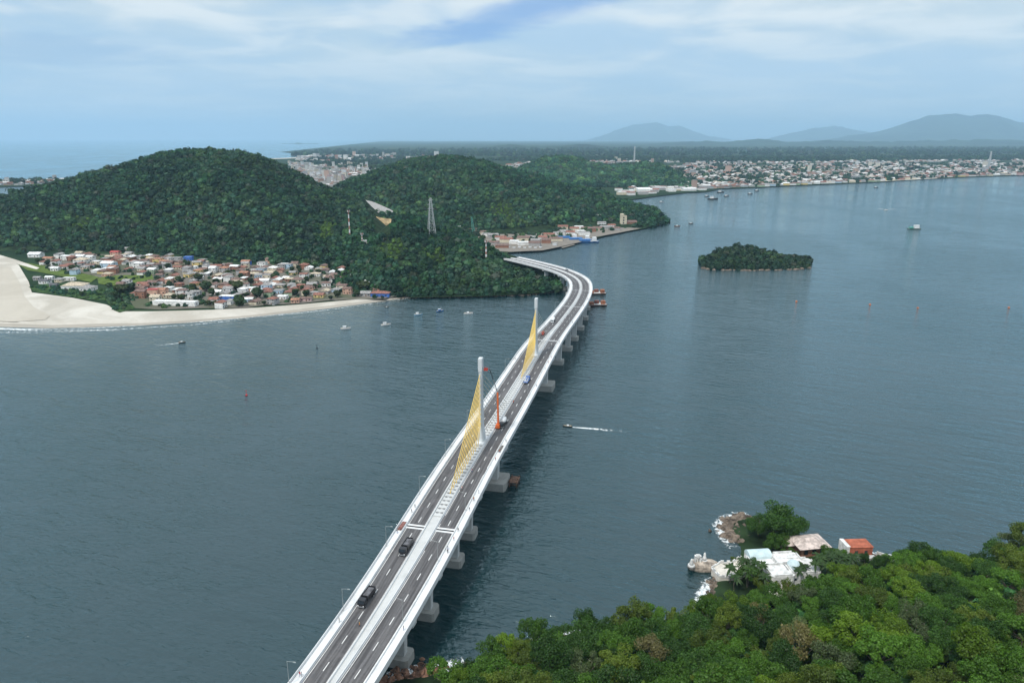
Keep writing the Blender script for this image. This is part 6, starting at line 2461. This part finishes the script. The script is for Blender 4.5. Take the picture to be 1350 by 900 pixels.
hm = MB().lathe((0, .0, 1.66), [(.112, -.02), (.118, .04), (.10, .10), (.05, .135)], 10).mesh('helmet', PAINT['yellow'])
hh_ = MB().lathe((0, -.012, 1.66), [(.108, -.04), (.112, .04), (.09, .095), (.04, .12)], 10).mesh('hair', M_DARK)


def person(p, rz, top, leg, pose, helmet):
    o_ = link('person', BODY[pose, top, leg])
    o_.location = tuple(float(v) for v in p)
    o_.rotation_euler = (0, 0, rz)
    link('helmet' if helmet else 'hair', hm if helmet else hh_, o_)
    return o_


rng = np.random.default_rng(8)
CROWD = [(446, 820, -9.2, 'black'), (398, 893, -9.4, 'red'), (396, 889, -8.8, 'grey'), (460, 818, -2.0, 'orange'), (519, 700, -9.5, 'black'), (541, 674, -8.9, 'black'), (583, 726, 9.6, 'black'), (588, 722, 9.0, 'grey'), (597, 712, 9.4, 'red'),
         (604, 699, 9.2, 'black'), (529, 827, 9.6, 'black'), (620, 657, 9.2, 'orange'), (622, 659, 9.0, 'red'), (622, 621, .6, 'red'), (602, 641, .9, 'red'), (601, 645, 1.2, 'black'), (628, 649, 9.6, 'black'), (609, 668, 9.4, 'black'),
         (650, 604, 9.3, 'red'), (655, 595, 9.4, 'orange'), (663, 580, 9.6, 'black'), (634, 575, -9.0, 'black'), (704, 508, 9.4, 'black'), (718, 487, 9.5, 'black'), (722, 478, 9.2, 'red'), (725, 471, 9.5, 'red'), (739, 453, 9.2, 'black'), (670, 528, .8, 'red'),
         (668, 526, 1.3, 'orange'), (757, 428, 9.4, 'grey'), (772, 405, 9.2, 'red'), (777, 396, 9.5, 'orange'), (747, 354, 9.4, 'black'), (678, 473, -9.2, 'black'), (602, 616, -1.0, 'white'), (606, 612, -1.2, 'white'), (545, 668, -8.9, 'grey')]
for i, (px, py, lat, top) in enumerate(CROWD):
    kk = -1 if lat < 0 else 1
    dz = .18 if abs(lat) > 8 else .0
    if abs(lat) < 1.5:
        s, p = on_bridge(px, py, lat * .4 * 0 + kk * .9 * 0 + (1.6 if lat > 0 else -1.6), kk)
        place = 'beside the median'
    else:
        s, p = on_bridge(px, py, lat, kk, dz)
        place = 'on the landward walkway' if lat < 0 else 'on the seaward walkway'
    leg = ['black', 'blue', 'grey'][i % 3]
    pose = 'walk' if i % 2 else 'stand'
    hl_ = top in ('orange', 'white', 'red') and i % 3 != 1
    o_ = person(p, rng.uniform(0, 6.28), top, leg, pose, hl_)
    later(o_, f'{"walking" if pose == "walk" else "standing"} person in {top} top', place, 'the camera end', s, 'person', 'people on the bridge')
# building material left on the walkways
for (px, py, lat, w_, L, c, lab) in [(527, 692, -9.4, 1.6, 6.0, 'red', 'rust red bundle of boards on the village-side walkway below the joint'), (655, 589, 9.0, 1.0, 7.0, 'grey', 'dark strip of stacked planks on the seaward walkway by the boom lift')]:
    s, p = on_bridge(px, py, lat, -1 if lat < 0 else 1, .18)
    m = MB()
    for k in range(5):
        for j_ in range(3):
            m.box(((k - 2) * w_ / 5, .1 * (j_ % 2), .08 + j_ * .14), (w_ / 5 * .9, L - .3 * ((k + j_) % 3), .12))
    o_ = m.build('plank_stack', [mat('rusty_boards', (.26, .12, .10), .9, .4, 1)] if c == 'red' else [mat('grey_boards', (.17, .155, .14), .9, .4, 1)])
    o_.location = tuple(p)
    o_.rotation_euler = (0, 0, heading(s))
    tag(o_, lab, 'planks')
# rusty working platform at the pier of the first mast
w0 = B(S_MAST[0] + 3, 13.6, 0, 1)
e = empty('work_platform', (w0[0], w0[1], 0), heading(S_MAST[0]))
M_RUST = mat('rusty_steel', (.20, .12, .085), .9, .4, 1)
MB().box((0, 0, 2.6), (4.5, 7, .3)).build('deck', M_RUST, e)
for x in (-1.8, 1.8):
    for yy in (-3, 0, 3):
        MB().tube((x, yy, -2), (x, yy, 3.6), .28, n=8).build('pile', M_RUST, e)
for yy in (-3, 3):
    MB().box((0, yy, 1.2), (4.6, .25, .3)).build('beam', M_RUST, e)
tag(e, 'rusty steel work platform on piles beside the first mast pier', 'platform')

# ------------------------------------------------------------------ the air
hz_m = bpy.data.materials.new('haze')
hz_m.use_nodes = True
w = NT(hz_m.node_tree)
w.n.remove(w.n['Principled BSDF'])
vol = w.new('ShaderNodeVolumePrincipled')
vol.inputs['Color'].default_value = (.50, .75, .97, 1)
vol.inputs['Density'].default_value = 3.9e-5
vol.inputs['Density Attribute'].default_value = ''
vol.inputs['Anisotropy'].default_value = 0.0
w.l.new(vol.outputs[0], w.n['Material Output'].inputs['Volume'])
try:
    hz_m.cycles.homogeneous_volume = True
except Exception:
    pass
o = MB().box((0, 31500, 674), (124000, 84000, 1354)).build('haze', hz_m)
tag(o, kind='stuff')

settle_labels()
